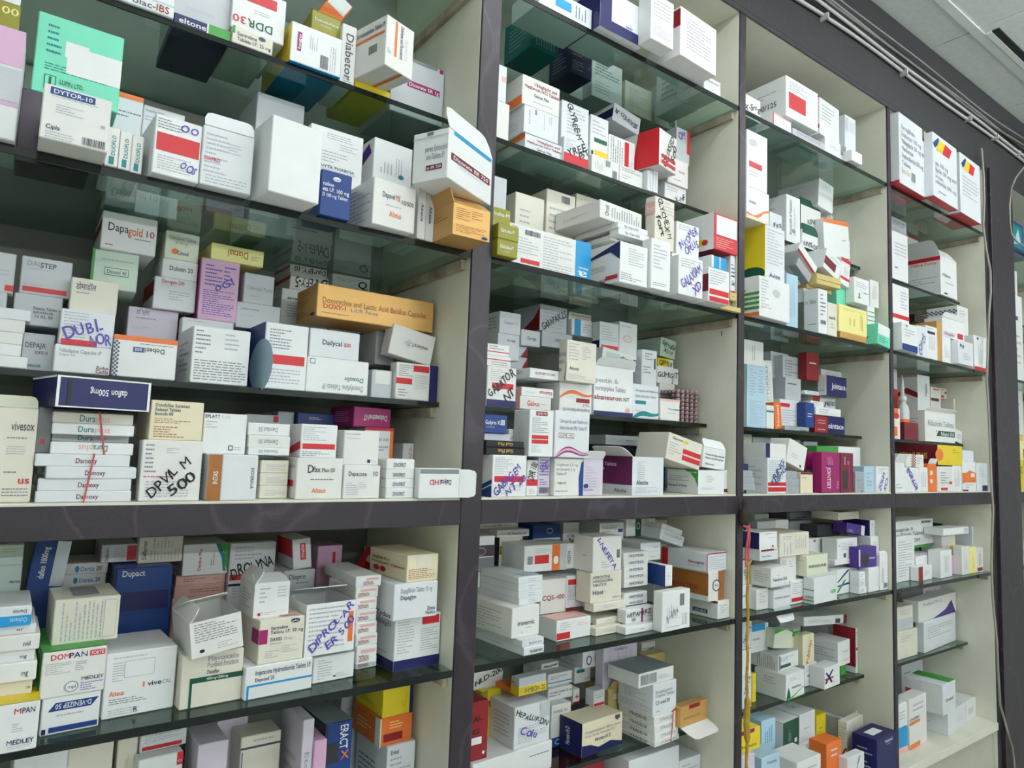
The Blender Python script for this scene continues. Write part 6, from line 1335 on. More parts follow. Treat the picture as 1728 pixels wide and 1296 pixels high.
DATA += r'''
@B.F3 c5
345 950 472 897 - 14 4 w | T .3,.3,.9,.7 tx 0 Isobarate; l:P .3,.4,.6,.6 1 tx
335 895 470 852 .5 14 4 w | T .3,.3,.9,.7 lt 0 Isobarate; R 0,.94,1,1 ow
268 822 440 652 2 13 4 w | T .2,.4,.82,.56 tx 0 ironemic; P .5,.28,.7,.33 1 tx; R .35,.14,.38,.18 orr; l:P .15,.1,.8,.8 7 lt
315 632 462 592 3.5 13 4 w3 | P .4,.2,.7,.8 2 lt
313 588 462 548 3.5 13 4 w3 | P .4,.2,.7,.8 2 lt
313 545 462 503 3.5 13 4 w3 | P .4,.2,.7,.8 2 lt
312 500 462 460 3.5 13 4 w3 | P .4,.2,.7,.8 2 lt; t:R .3,.1,1,.3 lb
440 882 545 714 9 8 0 w | T .1,.5,.9,.66 dred 0 QS-200
445 706 602 477 9 8 0 w | T .05,.4,.95,.54 dred 0 CQS-400
30 520 155 205 14 6 0 w | R 0,.6,1,.82 dkp; R 0,.36,1,.58 dg; O .3,.7,.26,.08 lt; O .3,.7,.22,.06 dkp; T .1,.3,.8,.35 tx 0 Humog
190 390 335 212 17 7 0 ow | T .35,.74,.9,.88 tan 0 Vital Care; T .2,.2,.7,.32 tx 0 HIBRIL; R .88,.1,1,.9 ol; R 0,.4,.14,.7 ol; l:R 0,0,1,1 dk
345 437 655 265 10 9 0 w | R .54,0,.7,1 orr; R .2,.3,.48,.62 red; R .7,0,.84,1 g; R .06,.3,.16,.6 dg; P .2,.7,.5,.9 3 lt; T .86,.2,.92,.7 tx 90 HICET-M; O .62,.4,.05,.16 w
603 705 706 452 9 7 0 w | R .1,.74,.9,.9 red; R 0,0,1,.1 mar; P .1,.3,.5,.6 6 tx; R .1,.4,.95,.72 g
548 860 793 732 - 8 3 w | R .0,.08,.38,.4 red; P .1,.5,.4,.9 4 lt; P .6,.6,.9,.8 2 pi; t:R 0,.1,1,.9 pi
400 266 570 135 19 8 0 bl | R 0,.0,1,.3 g; O .6,.7,.12,.14 lb; O .6,.7,.1,.1 bl; R 0,.3,1,.36 w
40 187 310 137 20 8 0 w | T .15,.3,.6,.7 tx 0 Neutrymol-100; P .65,.4,.9,.6 1 tx
180 202 380 167 17 6 0 w | T .3,.3,.9,.7 bl 0 10 Neutrymol; P .05,.4,.3,.6 1 tx
772 427 950 209 5 10 3 w | K .82,.36,.94,.6; H .48,.5,1.2,.2 ink -48 I-NEFETA; P .3,.1,.6,.3 3 lt; l:P .5,.4,.9,.5 1 lt
757 618 950 432 5 9 3 ow | T .06,.78,.6,.88 tx 0 HYDROXYZINE; T .06,.66,.7,.75 tx 0 HYDROCHLORIDE; T .06,.54,.5,.63 tx 0 TABLETS I.P.; T .06,.28,.4,.42 tx 0 Hizet; P .42,.3,.55,.36 1 lt; P .7,.08,.96,.16 1 tx
800 830 960 778 - 8 3 ow | P .3,.3,.7,.7 2 lt; l:P .2,.3,.8,.7 2 lt
795 776 960 732 5 8 3 ow | P .3,.3,.7,.7 2 lt
800 730 968 686 5 8 3 ow | P .3,.3,.7,.7 2 lt
778 684 980 626 4.5 8 3 ow | P .3,.3,.7,.7 2 lt
987 822 1198 774 - 7 3 w | P .4,.3,.7,.6 1 lt
978 767 1162 664 3 7 3 w | H .42,.66,.8,.34 bk 3 HEPAMERZ; R .5,.0,.56,1 mag; O .25,.26,.08,.14 lt; P .65,.3,.9,.4 1 lt
968 648 1112 608 5.5 8 3 w | T .2,.3,.8,.7 tx 0 HHOMEGA
968 603 1112 562 5.5 8 3 w | T .2,.3,.8,.7 tx 0 HHOMEGA
968 558 1115 520 5.5 8 3 w | T .2,.3,.8,.7 tx 0 HHOMEGA
968 516 1115 478 5.5 8 3 w | T .2,.3,.8,.7 tx 0 HHOMEGA
968 476 1115 437 5.5 8 3 w | T .2,.3,.8,.7 tx 0 HHOMEGA
968 434 1115 394 5.5 8 3 w | T .2,.3,.8,.7 tx 0 HHOMEGA
966 390 1117 350 5.5 8 3 w | T .2,.3,.8,.7 tx 0 HHOMEGA
964 347 1119 308 5.5 8 3 w | T .2,.3,.8,.7 tx 0 HHOMEGA
1203 803 1375 552 - 7 3 w | K .62,.6,.78,.9; P .15,.3,.55,.7 6 lt 90; R .1,.1,.6,.11 lt; H .35,.4,.5,.2 lt 30 Hh; P .7,.1,.9,.4 4 tx 90
1222 523 1267 387 3 8 0 w | l:R 0,0,1,1 bl; P .3,.3,.7,.7 3 lt
1548 724 1630 608 1 8 3 w | P .2,.3,.8,.8 4 lt; l:R 0,.88,1,1 dred; l:R .25,.2,.7,.42 nv; l:T .3,.24,.66,.38 w 0 UD-BLIS
1490 600 1585 427 1.5 10 4 w | R .62,0,1,1 br; O .5,.52,.26,.2 dk; O .5,.52,.2,.16 w; T .36,.46,.64,.58 dk 90 UD; l:R 0,.2,1,.95 br; l:T .05,.34,.75,.5 dred 0 HEMATEX; l:P .05,.6,.7,.85 3 cr
1480 408 1612 312 1.5 11 4 w | P .1,.1,.9,.85 7 lt; R 0,0,.04,1 dred; R 0,.94,1,1 dred; l:R 0,0,.14,1 red; l:T .6,.4,.95,.55 dred 0 Hemoglob; l:P .6,.2,.9,.3 1 lt
980 236 1160 99 15 8 0 w | R .3,0,.5,1 dgr; O .4,.6,.06,.2 w; O .4,.6,.045,.16 dgr; R .5,0,.76,1 g; R .76,0,.8,1 w; T .84,.3,.9,.8 tx 90 HICET
1110 367 1195 302 9 8 0 w | P .2,.3,.8,.6 1 lt
1070 302 1195 247 9 8 0 w | P .6,.4,.9,.6 1 tx
815 192 965 124 15 8 3 w | R .76,.1,.95,.4 bl; P .1,.4,.7,.8 3 tx; P .1,.1,.6,.3 1 br; l:R 0,0,1,1 g
575 - 675 119 20 7 0 w | P .2,.6,.8,.9 3 lt; H .6,.8,.5,.1 mar 50 Aib
1160 232 1245 102 18 7 0 w | P .2,.6,.7,.7 1 tx
1190 262 1340 218 10 6 0 w tilt=-16 |
1200 215 1330 175 11 6 0 w tilt=-16 |
@B.R3 c6
20 905 150 535 9 7 0 dred | H .35,.72,.7,.1 bk 0 TAL; H .4,.5,.4,.1 bk 0 G; R .1,.28,.7,.4 w; O .8,.12,.06,.03 w
65 462 245 335 17 6 0 w | H .5,.7,1,.26 bk 18 HLD-200
105 768 228 458 16 6 0 ye | H .6,.7,.8,.12 bk 10 RTY-D; R 0,.5,.3,1 ol
313 787 530 560 9 9 3 w | H .48,.66,1.05,.15 bk -22 HEPALUP-DN; P .1,.1,.9,.5 8 lt; H .4,.34,.5,.2 ink -15 Colu; R .7,.6,.98,.98 g
345 550 507 487 10 9 3 orr | P .2,.3,.7,.6 2 br
343 482 510 382 10 9 3 g | R 0,.0,1,.5 ye; T .2,.1,.95,.38 tx 0 INMECIN 25; R 0,.5,1,.54 w; l:R 0,0,1,.5 ye; l:P .1,.6,.8,.8 1 br
60 1010 545 905 8 12 3 w | P .7,.3,.95,.5 1 tx; t:R .1,.4,.2,.9 red
520 407 668 357 18 8 0 w | R 0,.24,1,.32 cy; P .1,.5,.8,.8 2 tx
520 517 668 447 17 8 0 w | T .05,.6,.95,.75 tx 0 Carvedilol Tablets 10 mg; T .05,.36,.5,.5 tx 0 Infacar 10
538 742 658 547 15 8 0 w | T .1,.76,.8,.84 tx 0 INTEGIL 10.4
540 805 610 747 15 6 0 bl | O .55,.55,.25,.3 lb; O .55,.55,.2,.22 bl
480 342 585 292 21 6 0 w | H .5,.5,.8,.4 bk 4 Aibyzound
682 437 778 312 19 7 0 w | R .1,.62,.6,.82 tl; P .6,.1,.9,.3 2 lt
740 300 842 222 17 7 0 w | O .36,.45,.16,.28 tx; O .36,.45,.1,.2 w; P .6,.3,.9,.7 3 lt
854 417 1060 190 15 7 3 lil | P .1,.2,.25,.9 3 lt 90; P .4,.5,.5,.8 2 tx 90; T .3,.86,.7,.93 tx 0 Colarm; P .55,.2,.9,.8 5 lt 90
672 557 712 447 17 6 0 w | R .3,.48,.8,.56 red; R .5,.36,.6,.7 red; R 0,0,1,.2 mar
800 524 882 457 14 8 3 w | R .0,.06,.9,.22 red; P .1,.5,.8,.8 2 lt
888 532 985 444 15 7 0 tan | R .3,.2,1,.6 w; F t -30 2 tan
726 862 971 657 - 9 4 cr | G 0,0,1,0,1,.1,.7,.24,.4,.16,.2,.3,0,.34 nv; T .06,.66,.94,.74 lt 0 Methylcobalamin Alpha Lipoic; T .06,.54,.8,.62 lt 0 Folic Acid Vitamin D3; T .3,.36,.7,.48 tx 0 Homez-18 D; P .5,.24,.7,.28 1 tx; G .8,.96,.92,.96,.92,.86,.86,.8,.8,.86 tx; l:R 0,0,1,1 nv; l:T .25,.2,.45,.75 w 90 Homez-18 D; l:P .6,.5,.75,.7 2 lb 90
1170 810 1318 768 5 9 3 w | T .25,.3,.85,.7 lt 0 ITRADIS; l:T .3,.3,.8,.7 tx 0 ITRADIS-20
1170 764 1312 718 5.2 9 3 w | T .25,.3,.85,.7 lt 0 ITRADIS; l:T .3,.3,.8,.7 tx 0 ITRADIS-20
1168 714 1314 668 5.2 9 3 w | T .25,.3,.85,.7 lt 0 ITRADIS; l:T .3,.3,.8,.7 tx 0 ITRADIS-20
1165 664 1302 616 5.2 9 3 w | T .25,.3,.85,.7 lt 0 ITRADIS; l:T .3,.3,.8,.7 tx 0 ITRADIS-20
1158 612 1300 420 5.2 9 3 w3 | T .1,.7,.8,.8 lt 0 Escitalopram; T .1,.58,.9,.68 lt 0 Oxalate Tablets; T .1,.36,.7,.48 tx 0 C1-med 20; P .1,.12,.3,.18 1 tx; G .75,0,1,0,1,.14 br; l:P .2,.4,.8,.9 8 lt; l:P .05,.1,.95,.3 4 lt
1073 402 1285 354 5.2 8 3 w | K .05,.15,.5,.85; P .55,.3,.9,.6 2 lt; t:R 0,0,1,1 dg
1110 372 1335 240 18 5 0 tan | P .4,.6,.7,.7 1 br; P .1,.4,.5,.55 1 lt
1325 708 1490 558 4.5 7 4 gold | T .1,.34,.7,.44 br 0 RETONAX 100; F d 70 3.5 w; R .3,.8,.7,1 dred
1300 472 1352 392 18 6 0 ltl |
1085 - 1180 165 21 6 0 w | H .5,.85,.8,.1 bk 15 TZAM; R .0,.9,1,.92 g
@B.BOT c6
1000 - 1310 882 8 9 0 w |
1312 - 1465 882 8 9 0 w | P .1,.5,.9,.95 9 lt
560 - 850 960 12 10 0 dred |
@C.F3 c7
78 693 158 554 - 8 3 w | T .1,.5,.9,.6 tx 0 NORE-FLEX; P .3,.3,.7,.36 1 lt
162 696 248 572 - 7 0 w | P .2,.3,.8,.8 4 lt
262 690 360 578 - 8 3 w | T .05,.5,.95,.62 br 0 NORMAL-PLUS M; F d 25 3
247 575 355 449 0 9 4 w | T .1,.3,.85,.46 bl 0 Nandrox 250; P .3,.55,.7,.62 1 lt; P .7,.1,.9,.14 1 tx; l:P .2,.2,.9,.8 5 lt
182 431 288 338 1 7 3 w | R .05,.78,.75,.94 mar; T .1,.3,.6,.44 tx 0 Nex-Plato; R .8,.78,.9,.94 ye; P .1,.15,.5,.22 1 lt
178 334 283 242 1 7 3 w | T .3,.88,.75,.94 tx 0 NEX; P .5,.6,.9,.7 1 lt; R .7,.06,.78,.18 nv; l:R 0,0,1,1 nv
80 545 125 392 5 5 0 w | R .9,0,1,1 dred; R 0,.94,1,1 dred; H .5,.4,1.2,.3 bk -60 NORA
362 663 440 522 - 7 3 w | R .06,.1,.9,.26 red; P .1,.4,.9,.9 6 lt
302 517 395 378 3 7 0 w | R .06,.6,.36,.84 g; P .5,.5,.8,.8 3 lt
298 374 470 247 2 8 2 ow | P .1,.1,.4,.6 3 lt 90; P .5,.3,.9,.9 6 lt 90; P .1,.7,.4,.9 2 lt
500 662 632 505 - 7 3 w | T .7,.3,.96,.44 gr 0 ODIPA; R .94,0,1,1 gre; F t -20 1; l:R 0,.1,1,.14 gr; l:R 0,.5,1,.54 gr; l:T .2,.2,.9,.3 gr 0 NORMAX
457 496 580 377 1 8 3 gre | T .08,.4,.66,.54 dgr 0 NORMAXIN-; T .66,.4,.92,.54 dred 0 RB; l:P .1,.2,.9,.8 5 lt
480 432 632 278 8 7 0 w | R .2,.84,.3,.94 dg
635 397 752 277 4 6 0 w | R .3,.06,.42,.26 tx; P .2,.4,.8,.8 5 lt; T .05,.6,.12,.7 tx 0 N
640 432 760 402 3 6 0 w | P .6,.3,.9,.6 1 tx
635 462 787 436 3 6 0 w | P .3,.3,.7,.6 1 lt
640 607 763 462 - 7 3 w | G .02,.5,.1,.5,.62,.95,.5,.95 bl; G .02,.36,.06,.3,.62,.36,.56,.44 bl; G .0,.1,.06,.06,.44,.56,.34,.56 gr; P .7,.3,.95,.8 6 lt; K .7,.06,.9,.16
764 602 806 560 1 6 0 w | P .2,.3,.7,.7 2 tx
764 558 800 516 1 6 0 w | P .2,.3,.7,.7 2 tx
764 512 798 470 1 6 0 w | P .2,.3,.7,.7 2 tx
820 592 885 447 - 6 3 w | P .8,.2,.9,.8 2 lt 90
886 579 950 372 1 6 0 w | P .2,.2,.5,.8 3 tx 90; K .4,.06,.9,.2; F t 30 1
760 452 870 328 1.5 4 0 pu | T .5,.4,.9,.52 w 0 Norvas; R .0,.1,.08,.9 lil; O .35,.4,.22,.36 dk
692 312 795 207 5 5 0 pu tilt=-8 | R .8,0,1,1 w; P .1,.1,.5,.4 3 lil
832 357 905 264 3 6 3 w | P .3,.3,.8,.7 3 lt
826 256 893 167 4 7 3 w | l:R 0,0,1,1 nv; P .3,.6,.8,.8 2 tx
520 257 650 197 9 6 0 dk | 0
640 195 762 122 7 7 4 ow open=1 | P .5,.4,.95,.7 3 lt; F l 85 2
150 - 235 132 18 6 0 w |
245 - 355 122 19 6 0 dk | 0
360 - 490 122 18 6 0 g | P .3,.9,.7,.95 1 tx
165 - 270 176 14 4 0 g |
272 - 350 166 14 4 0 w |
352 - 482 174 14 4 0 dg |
@C.R3 c8
78 547 132 418 8.5 6 0 w | H .5,.5,1.3,.24 ink 65 NEFTA
78 422 130 272 8.5 6 0 w | 0
78 254 135 104 9 6 0 w | H .5,.5,1.5,.22 ink 58 NUFLOX; R .1,.1,.9,.11 ink
136 517 160 408 10 6 0 ye | 0
138 242 240 127 13 7 0 w | R 0,.66,.8,1 cy; P .1,.1,.5,.4 1 lt
335 569 442 417 - 8 4 w | G .0,.0,.12,.5,.2,.3,.24,.04 dgr; W 0,.1,1,.3,-.06,.05 gr; R 0,0,1,.04 gr; T .3,.4,.8,.5 tx 0 NadOne; P .2,.7,.8,.85 2 lt; l:P .3,.5,.7,.8 3 lt
290 413 407 302 9 8 4 w | R .1,.14,.6,.34 dgr; P .1,.55,.8,.8 3 tx; K .02,.05,.1,.95; l:P .3,.1,.9,.9 9 tx 90; t:R 0,0,1,1 g
265 252 372 170 11 6 0 gre tilt=-8 | G 0,.6,.6,1,1,.8,1,1,0,1 gr
380 262 435 167 11 6 0 gre | R 0,.7,1,1 gr
434 357 500 182 9.5 4 0 cr | H .5,.4,1.2,.16 br 75 Nicip
444 517 515 352 10 7 0 w | P .1,.6,.9,.9 3 lt; K .2,.4,.6,.5; P .3,.1,.7,.3 2 tx
562 502 650 377 - 7 4 w | G .0,.3,.1,.24,.55,.8,.48,.86 bl; G .0,.5,.06,.4,.56,.44,.56,.52 red; G .05,.76,.12,.8,.5,.28,.42,.22 nv; P .5,.1,.8,.3 3 lt
640 347 710 224 9 8 4 w | P .4,.5,.9,.6 1 lt; T .3,.16,.9,.28 pi 0 Novapar; l:P .1,.3,.9,.7 4 lt
440 190 690 110 11 7 0 w tilt=-4 | R .92,0,1,1 mar; R .72,.1,.84,.6 tx; P .1,.3,.6,.7 3 lt
747 367 825 140 9 6 3 w | R .06,.42,.9,.5 red; P .1,.55,.9,.92 6 lt; P .1,.1,.8,.36 5 lt; l:R 0,0,1,1 dred
707 112 775 27 17 7 3 g | 0
655 442 685 352 10 5 0 gr | 0
300 130 420 20 17 6 0 g |
@C.BOT c8
62 - 150 900 0 6 0 lil | 0
190 - 298 905 0 8 0 lb | T .3,.9,.8,.94 tx 0 Nutra
400 - 540 932 -1 7 0 w | P .3,.5,.8,.9 4 lt
440 - 580 852 6.5 7 0 w | R .1,.9,.6,1 bl
602 - 690 832 1 6 0 orr | P .3,.7,.7,.9 2 w
695 - 795 906 0 7 0 w | H .5,.9,.9,.06 bk 60 NVZ
62 885 185 752 1 6 0 ye | R 0,.82,.7,1 mag; T .1,.2,.8,.34 tx 0 Nuzuka
190 882 273 687 8 6 0 lb | P .2,.3,.8,.8 4 cy 90
318 897 411 700 8 7 4 dgr | P .3,.3,.5,.7 3 lt 90; R .7,.2,.85,.34 w; l:R 0,0,1,1 w; l:P .3,.3,.7,.7 3 tx; t:R 0,0,1,1 w
415 812 505 652 9 8 4 w | t:P .4,.4,.8,.8 4 tx; P .2,.4,.6,.5 1 lt
512 792 568 652 12 7 0 ye | P .3,.2,.6,.5 2 ol
692 - 790 692 7 9 4 ow | P .1,.6,.9,.92 7 lt; l:P .1,.6,.9,.9 5 lt; l:W 0,.5,1,.34,-.12,.1 dred
862 - 948 637 10 10 4 w | P .1,.7,.7,.8 2 lt; F t -15 3
870 - 1020 797 -1 6 3 nv | T .4,.84,.8,.92 w 0 Neomol; P .5,.78,.7,.81 1 w; t:R .2,.3,.7,.7 w
@D.F3 c7
978 539 1098 268 - 5 3 w | P .2,.1,.9,.9 14 lt
997 369 1238 183 5 8 4 w | T .05,.64,.5,.78 tx 0 Fexaimin &; T .2,.46,.75,.6 tx 0 Telmin Tablets; T .5,.22,.66,.36 tx 0 OM; R .42,.0,1,.1 gr; K .7,.86,.95,.95
1097 502 1235 382 5 6 3 w | R .7,.06,.95,.28 red; H .78,.6,.5,.3 bk 50 OSRAM; P .1,.2,.5,.6 4 lt
1112 527 1190 442 - 5 3 w | R .0,0,.3,1 dred; P .4,.3,.8,.7 3 lt
1243 509 1308 347 - 7 3 w | P .3,.2,.7,.8 3 lt 90
1250 382 1328 242 7 6 0 w | 0
1257 280 1405 217 3 7 0 w | R .8,.2,1,.9 g
1311 491 1362 382 - 6 0 pk | 0
1367 469 1410 322 1.5 6 0 w | P .3,.2,.7,.8 3 lt 90
1412 465 1450 327 1.5 6 0 pye | P .3,.2,.7,.8 3 tan 90
1452 459 1490 332 1.5 6 0 w | R .1,.06,.9,.2 dred; P .3,.3,.7,.8 3 tx 90
1433 330 1482 202 5 6 0 w | P .3,.2,.7,.8 3 lt 90
1250 - 1430 187 14 7 0 dgr | 0
@D.R3 c8
985 262 1105 167 9 7 0 ow | P .2,.3,.8,.7 3 lt
985 165 1080 95 9.5 7 0 g | P .2,.3,.8,.7 3 lt
985 92 1078 20 9.5 7 0 ow | P .2,.3,.8,.7 3 lt
1145 - 1340 108 8.5 6 4 w3 | P .1,.4,.9,.8 5 lt
1087 207 1140 112 13 5 0 tan | R .7,.4,1,.6 red
1398 - 1445 122 12 6 0 w | 0
@D.R3 c7
1112 755 1390 645 9 6 3 w | G .35,.0,.98,.0,.86,.68,.7,.3 pu; T .1,.72,.6,.86 lt 0 PrebsoTM 2; P .72,.1,.9,.2 1 w
1140 650 1445 547 15 7 0 lil | T .1,.5,.7,.66 lt 0 Oflomac TZ
@D.BOT c8
990 886 1048 737 - 6 0 cy | R 0,.0,1,.25 pi
1060 857 1160 562 - 7 3 w look=wrapped_white_packet_with_orange_bands | R 0,.0,.6,.1 orr; R .0,.48,.6,.54 orr; T .0,.56,.6,.62 tx 0 ONDERN; P .2,.7,.8,.9 2 lt
1287 774 1388 642 - 9 6 w3 | P .5,.3,.9,.6 3 lil; l:P .2,.4,.8,.5 1 lt
1255 634 1328 477 3 10 4 w | T .2,.4,.8,.52 tx 0 Omezol; F r 20 1; l:R .0,.4,.4,.64 red; l:R .45,.05,.96,.95 w; l:P .5,.3,.9,.7 5 lt; t:R .5,0,1,1 gr
1382 - 1420 437 12 8 4 w |
1392 702 1462 572 5 7 4 w | R .2,.3,.7,.6 lil
985 742 1045 592 5 6 0 w | P .2,.3,.8,.7 3 lt
1015 - 1140 342 20 6 0 g |
1195 - 1300 317 22 6 0 g |
@E.F1 b2
1640 300 1728 130 3 6 0 bl look=blue_glossy_picture_carton | R .2,.1,.9,.9 tl; G .3,.2,.6,.8,.8,.3 lb
@E.F2 b2
1640 - 1728 400 3 6 0 w |
1640 - 1728 560 2 5 0 w |
@E.R2 b2
1640 - 1728 810 9 6 0 w |
1650 - 1728 940 8 6 0 w |
@E.BT b6
1660 - 1728 600 2 7 0 ye | R 0,.55,1,.9 pye; T .3,.3,.9,.5 ol 0 Ost
@E.F3 c7
1680 - 1728 140 3 7 0 w |
1680 - 1728 300 2 6 0 w |
@E.R3 c7
1690 - 1728 700 9 6 0 w |
'''

# ------------------------------------------------------------------ put the cartons on their shelves
CELLS = parse(DATA)
ALL = []
for cell, L in CELLS.items():
    L2 = solve_cell(cell, L)
    for b in L2:
        build_carton(b)
    label_cell(cell, L2)
    ALL += L2

# ------------------------------------------------------------------ wires, strings and small things
WIRE = [simple('white_cable', (176, 176, 174), 0.5), simple('grey_cable', (132, 132, 132), 0.5), simple('brown_grey_cable', (112, 106, 102), 0.55)]
rw = random.Random(5)
CABN = ['thick white cable, lowest on the dark fascia', 'white cable just above the lowest on the fascia', 'thin grey cable in the middle of the fascia bundle', 'brownish cable in the fascia bundle',
        'grey cable second from top of the fascia bundle', 'thin pale cable, topmost on the dark fascia']
for k, (z, r, mi) in enumerate(((1.156, .0046, 0), (1.170, .0042, 0), (1.184, .0032, 1), (1.197, .0036, 2), (1.210, .0032, 1), (1.226, .0026, 1))):
    pts = []
    ph = rw.uniform(0, 6)
    for i in range(46):
        x = XA0+i*(XE1-XA0)/45
        zz = ZO+z+0.020*(x/2)+0.008*math.sin(x*3.1+ph)+0.005*math.sin(x*6.3+ph*2)
        pts.append((x, -0.0055-r-0.0094*(k % 2), zz))
    c = MB().tube(pts, r, 8).build('cable', WIRE[mi], smooth=True)
    tag(c, CABN[k], 'cable', 'cables along the fascia')
for i, x in enumerate((0.95, 1.36, 1.79, 2.0, 2.2)):
    clip = MB().box(x-0.003, x+0.003, -0.0245, -0.0042, ZO+1.148+0.01*x, ZO+1.164+0.01*x).build('cable_clip', WIRE[0])
    tag(clip, '%s white plastic cable clip from left on the fascia' % ORD(i+1), 'clip', 'cable clips')
CORD = simple('dusty_cord', (150, 146, 136), 0.6)
pts = [(1656, 250), (1660, 300), (1661, 340), (1659, 380), (1664, 420), (1671, 455), (1672, 490), (1669, 530), (1667, 590), (1665, 640), (1668, 690), (1671, 760), (1673, 820),
       (1676, 860), (1674, 910), (1673, 960), (1676, 1020), (1682, 1080), (1684, 1130), (1688, 1190), (1698, 1225), (1708, 1262), (1712, 1296), (1716, 1330)]
cord = MB().tube([at_y(u, v, -0.019) for u, v in pts], 0.0035, 8).build('cord', CORD, smooth=True)
tag(cord, 'dusty pale cord running down the dark pillar at the far end', 'cord')
pts = [(1760, 262), (1728, 282), (1714, 300), (1706, 318), (1704, 345), (1704, 375), (1707, 395), (1716, 408), (1728, 415), (1750, 428)]
cord = MB().tube([at_y(u, v, -0.034) for u, v in pts], 0.003, 8).build('cord', CORD, smooth=True)
tag(cord, 'grey cord looping around the right edge of the far pillar', 'cord')
# charm with red thread and yellow garland on the third bay's divider
cx = (D2L+D2R)/2
charm = empty('hanging_charm', (cx, -0.0135, ZO-0.03))
tag(charm, 'dark charm on red thread with yellow garland hanging from thin divider', 'charm')
dark_root = simple('dark_dried_root', (52, 40, 34), 0.8, noise=(30, 22, 20), scale=80, bump=0.6)
red_th = simple('red_thread', (196, 84, 92), 0.8)
yel_th = simple('yellow_garland', (190, 160, 40), 0.7, noise=(140, 110, 30), scale=60)
mb = MB()
mb.lathe([(0.001, -0.042), (0.007, -0.034), (0.0125, -0.020), (0.012, -0.006), (0.008, 0.002), (0.0045, 0.006), (0.007, 0.012), (0.0055, 0.018), (0.001, 0.021)], 14)
for i, v in enumerate(mb.v):
    q = rw.uniform(0.86, 1.14)
    mb.v[i] = (v[0]*q, v[1]*q*0.7, v[2])
mb.build('dried_root', dark_root, charm, smooth=True)
MB().tube([(-0.010, -0.004, -0.032), (0, -0.011, -0.034), (0.010, -0.004, -0.032)], 0.0022, 6).build('thread_knot', red_th, charm)
for s, dx in ((-1, -0.004), (1, 0.004)):
    MB().tube([(0.001*s, -0.010, -0.034), (dx*0.7, -0.010, -0.055), (dx, -0.0068, -0.08), (dx*1.2, -0.0068, -0.108+0.006*s)], 0.002, 6).build('thread_tail', red_th, charm)
MB().tube([(0, -0.0068, -0.112), (0.008, -0.0068, -0.106), (0.016, -0.0068, -0.100)], [0.003, 0.0026, 0.0012], 6).build('garland_knot', yel_th, charm)
gp, gr = [], []
for i in range(40):
    z = -0.112-0.0115*i
    gp.append((0.002+0.0015*math.sin(i*0.9), -0.0068, z))
    gr.append(0.0022+0.0012*abs(math.sin(i*1.7)) + (0.0035 if 22 < i < 30 else 0))
MB().tube(gp, gr, 7).build('garland_strand', yel_th, charm)
# pile of tablet blister packs
foil_m = simple('blister_foil', (196, 198, 204), 0.3, metal=0.6)
pill_m = simple('mauve_tablet', (186, 146, 150), 0.3)
P0 = at_y(800+1288/3.757, 560+565/3.757, 0.088)
bw = along_u(P0, Vector((1, 0, 0)), 800+1432/3.757)
zb = LV['R2']+0.0005
nb = 8
hstep = 0.0088
pitch = bw/5
pm = bpy.data.meshes.new('tablet')
pill = MB().lathe([(0.0008, -0.0038), (0.0032, -0.0034), (0.0044, -0.0012), (0.0044, 0.0012), (0.0032, 0.0034), (0.0008, 0.0038)], 10)
for k in range(nb):
    bp = empty('blister_pack', (P0.x, P0.y, zb+k*hstep))
    tag(bp, '%s blister pack of mauve tablets up its pile, second bay' % ORD(k+1), 'blister pack', 'piled blister packs')
    MB().box(0, bw, 0, 0.06, 0, 0.0006).build('foil_sheet', foil_m, bp)
    for i in range(5):
        for j in range(2 if k < nb-1 else 5):
            me = None
            if k == 0 and i == 0 and j == 0:
                o0 = pill.build('tablet', pill_m, bp, smooth=True)
                o = o0
            else:
                o = o0.copy()
                COL.objects.link(o)
                o.parent = bp
            o.location = ((i+0.5)*pitch, 0.006+j*0.011, 0.0045)
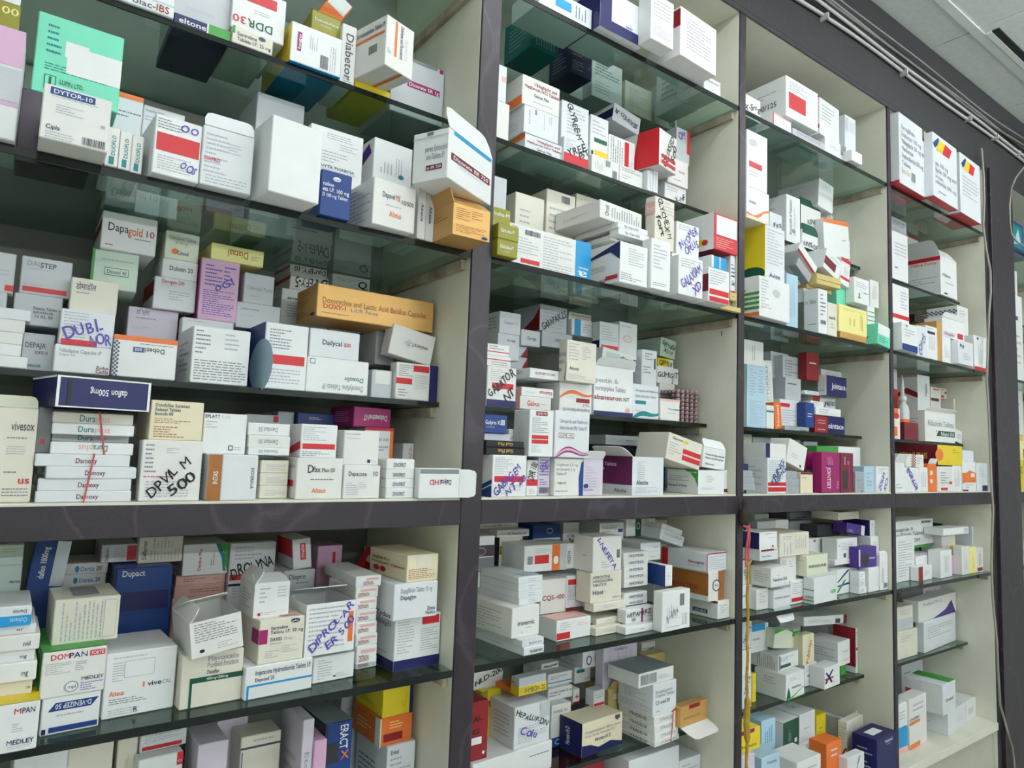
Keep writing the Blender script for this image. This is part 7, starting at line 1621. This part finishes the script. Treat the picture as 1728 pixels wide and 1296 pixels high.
# clear dropper bottle in the fourth bay
P1 = at_y(1230+1018/3.466, 560+615/3.466, 0.10)
bot = empty('dropper_bottle', (P1.x, P1.y, LV['R2']+0.0004))
tag(bot, 'clear plastic dropper bottle with slim white nozzle, fourth shelf, fourth bay', 'bottle')
clear = simple('cloudy_plastic', (206, 206, 208), 0.25)
MB().lathe([(0.017, 0), (0.0185, 0.003), (0.0185, 0.085), (0.015, 0.102), (0.009, 0.110), (0.009, 0.118)], 20).build('bottle_body', clear, bot, smooth=True)
MB().lathe([(0.0115, 0.116), (0.0115, 0.130), (0.006, 0.134), (0.0042, 0.175), (0.0015, 0.195)], 16).build('nozzle', simple('white_nozzle', (228, 228, 226), 0.3), bot, smooth=True)
MB().lathe([(0.0188, 0.018), (0.0188, 0.062)], 20).build('bottle_label', card('orr'), bot, smooth=True)
# rubber bands round the tied stacks
band_m = simple('red_rubber_band', (196, 78, 76), 0.6)
def band(word, fx, label, sl=0.003, n=None):
    S = [b for b in ALL if word in b.dec][:n]
    y0, y1 = min(b.P.y for b in S), max(b.P.y+b.D for b in S)
    z0, z1 = min(b.zb for b in S), max(b.zt for b in S)
    x = sum(b.P.x+b.w*fx for b in S)/len(S)
    y0 = min(b.P.y+math.sin(b.yaw)*b.w*fx for b in S)-0.0016
    y1 += 0.004
    o = MB().tube([(x+sl, y0, z1+.001), (x, y0, (z0+z1)/2), (x-sl, y0, z0+.0012), (x-sl, y1, z0+.0012), (x+sl, y1, z1+.001), (x+sl, y0, z1+.001)], 0.0009, 6).build("rubber_band", band_m)
    tag(o, label, 'rubber band', 'rubber bands round carton stacks')
band('Damoxy', .52, 'red rubber band around the lower four white flat cartons, plum ledge')
band('Dura', .6, 'red rubber band around the upper four white flat cartons, plum ledge', -0.004)
band('ITRADIS', .72, 'red rubber band around four flat cartons, lowest glass shelf')
# a pen mark on the cream side of the second bay
part('pen_mark', simple('black_pen', (20, 20, 22), 0.6), D2L-0.0004, D2L+0.0001, 0.038, 0.040, LV['F2']-0.042, LV['F2']-0.033, bevel=0)
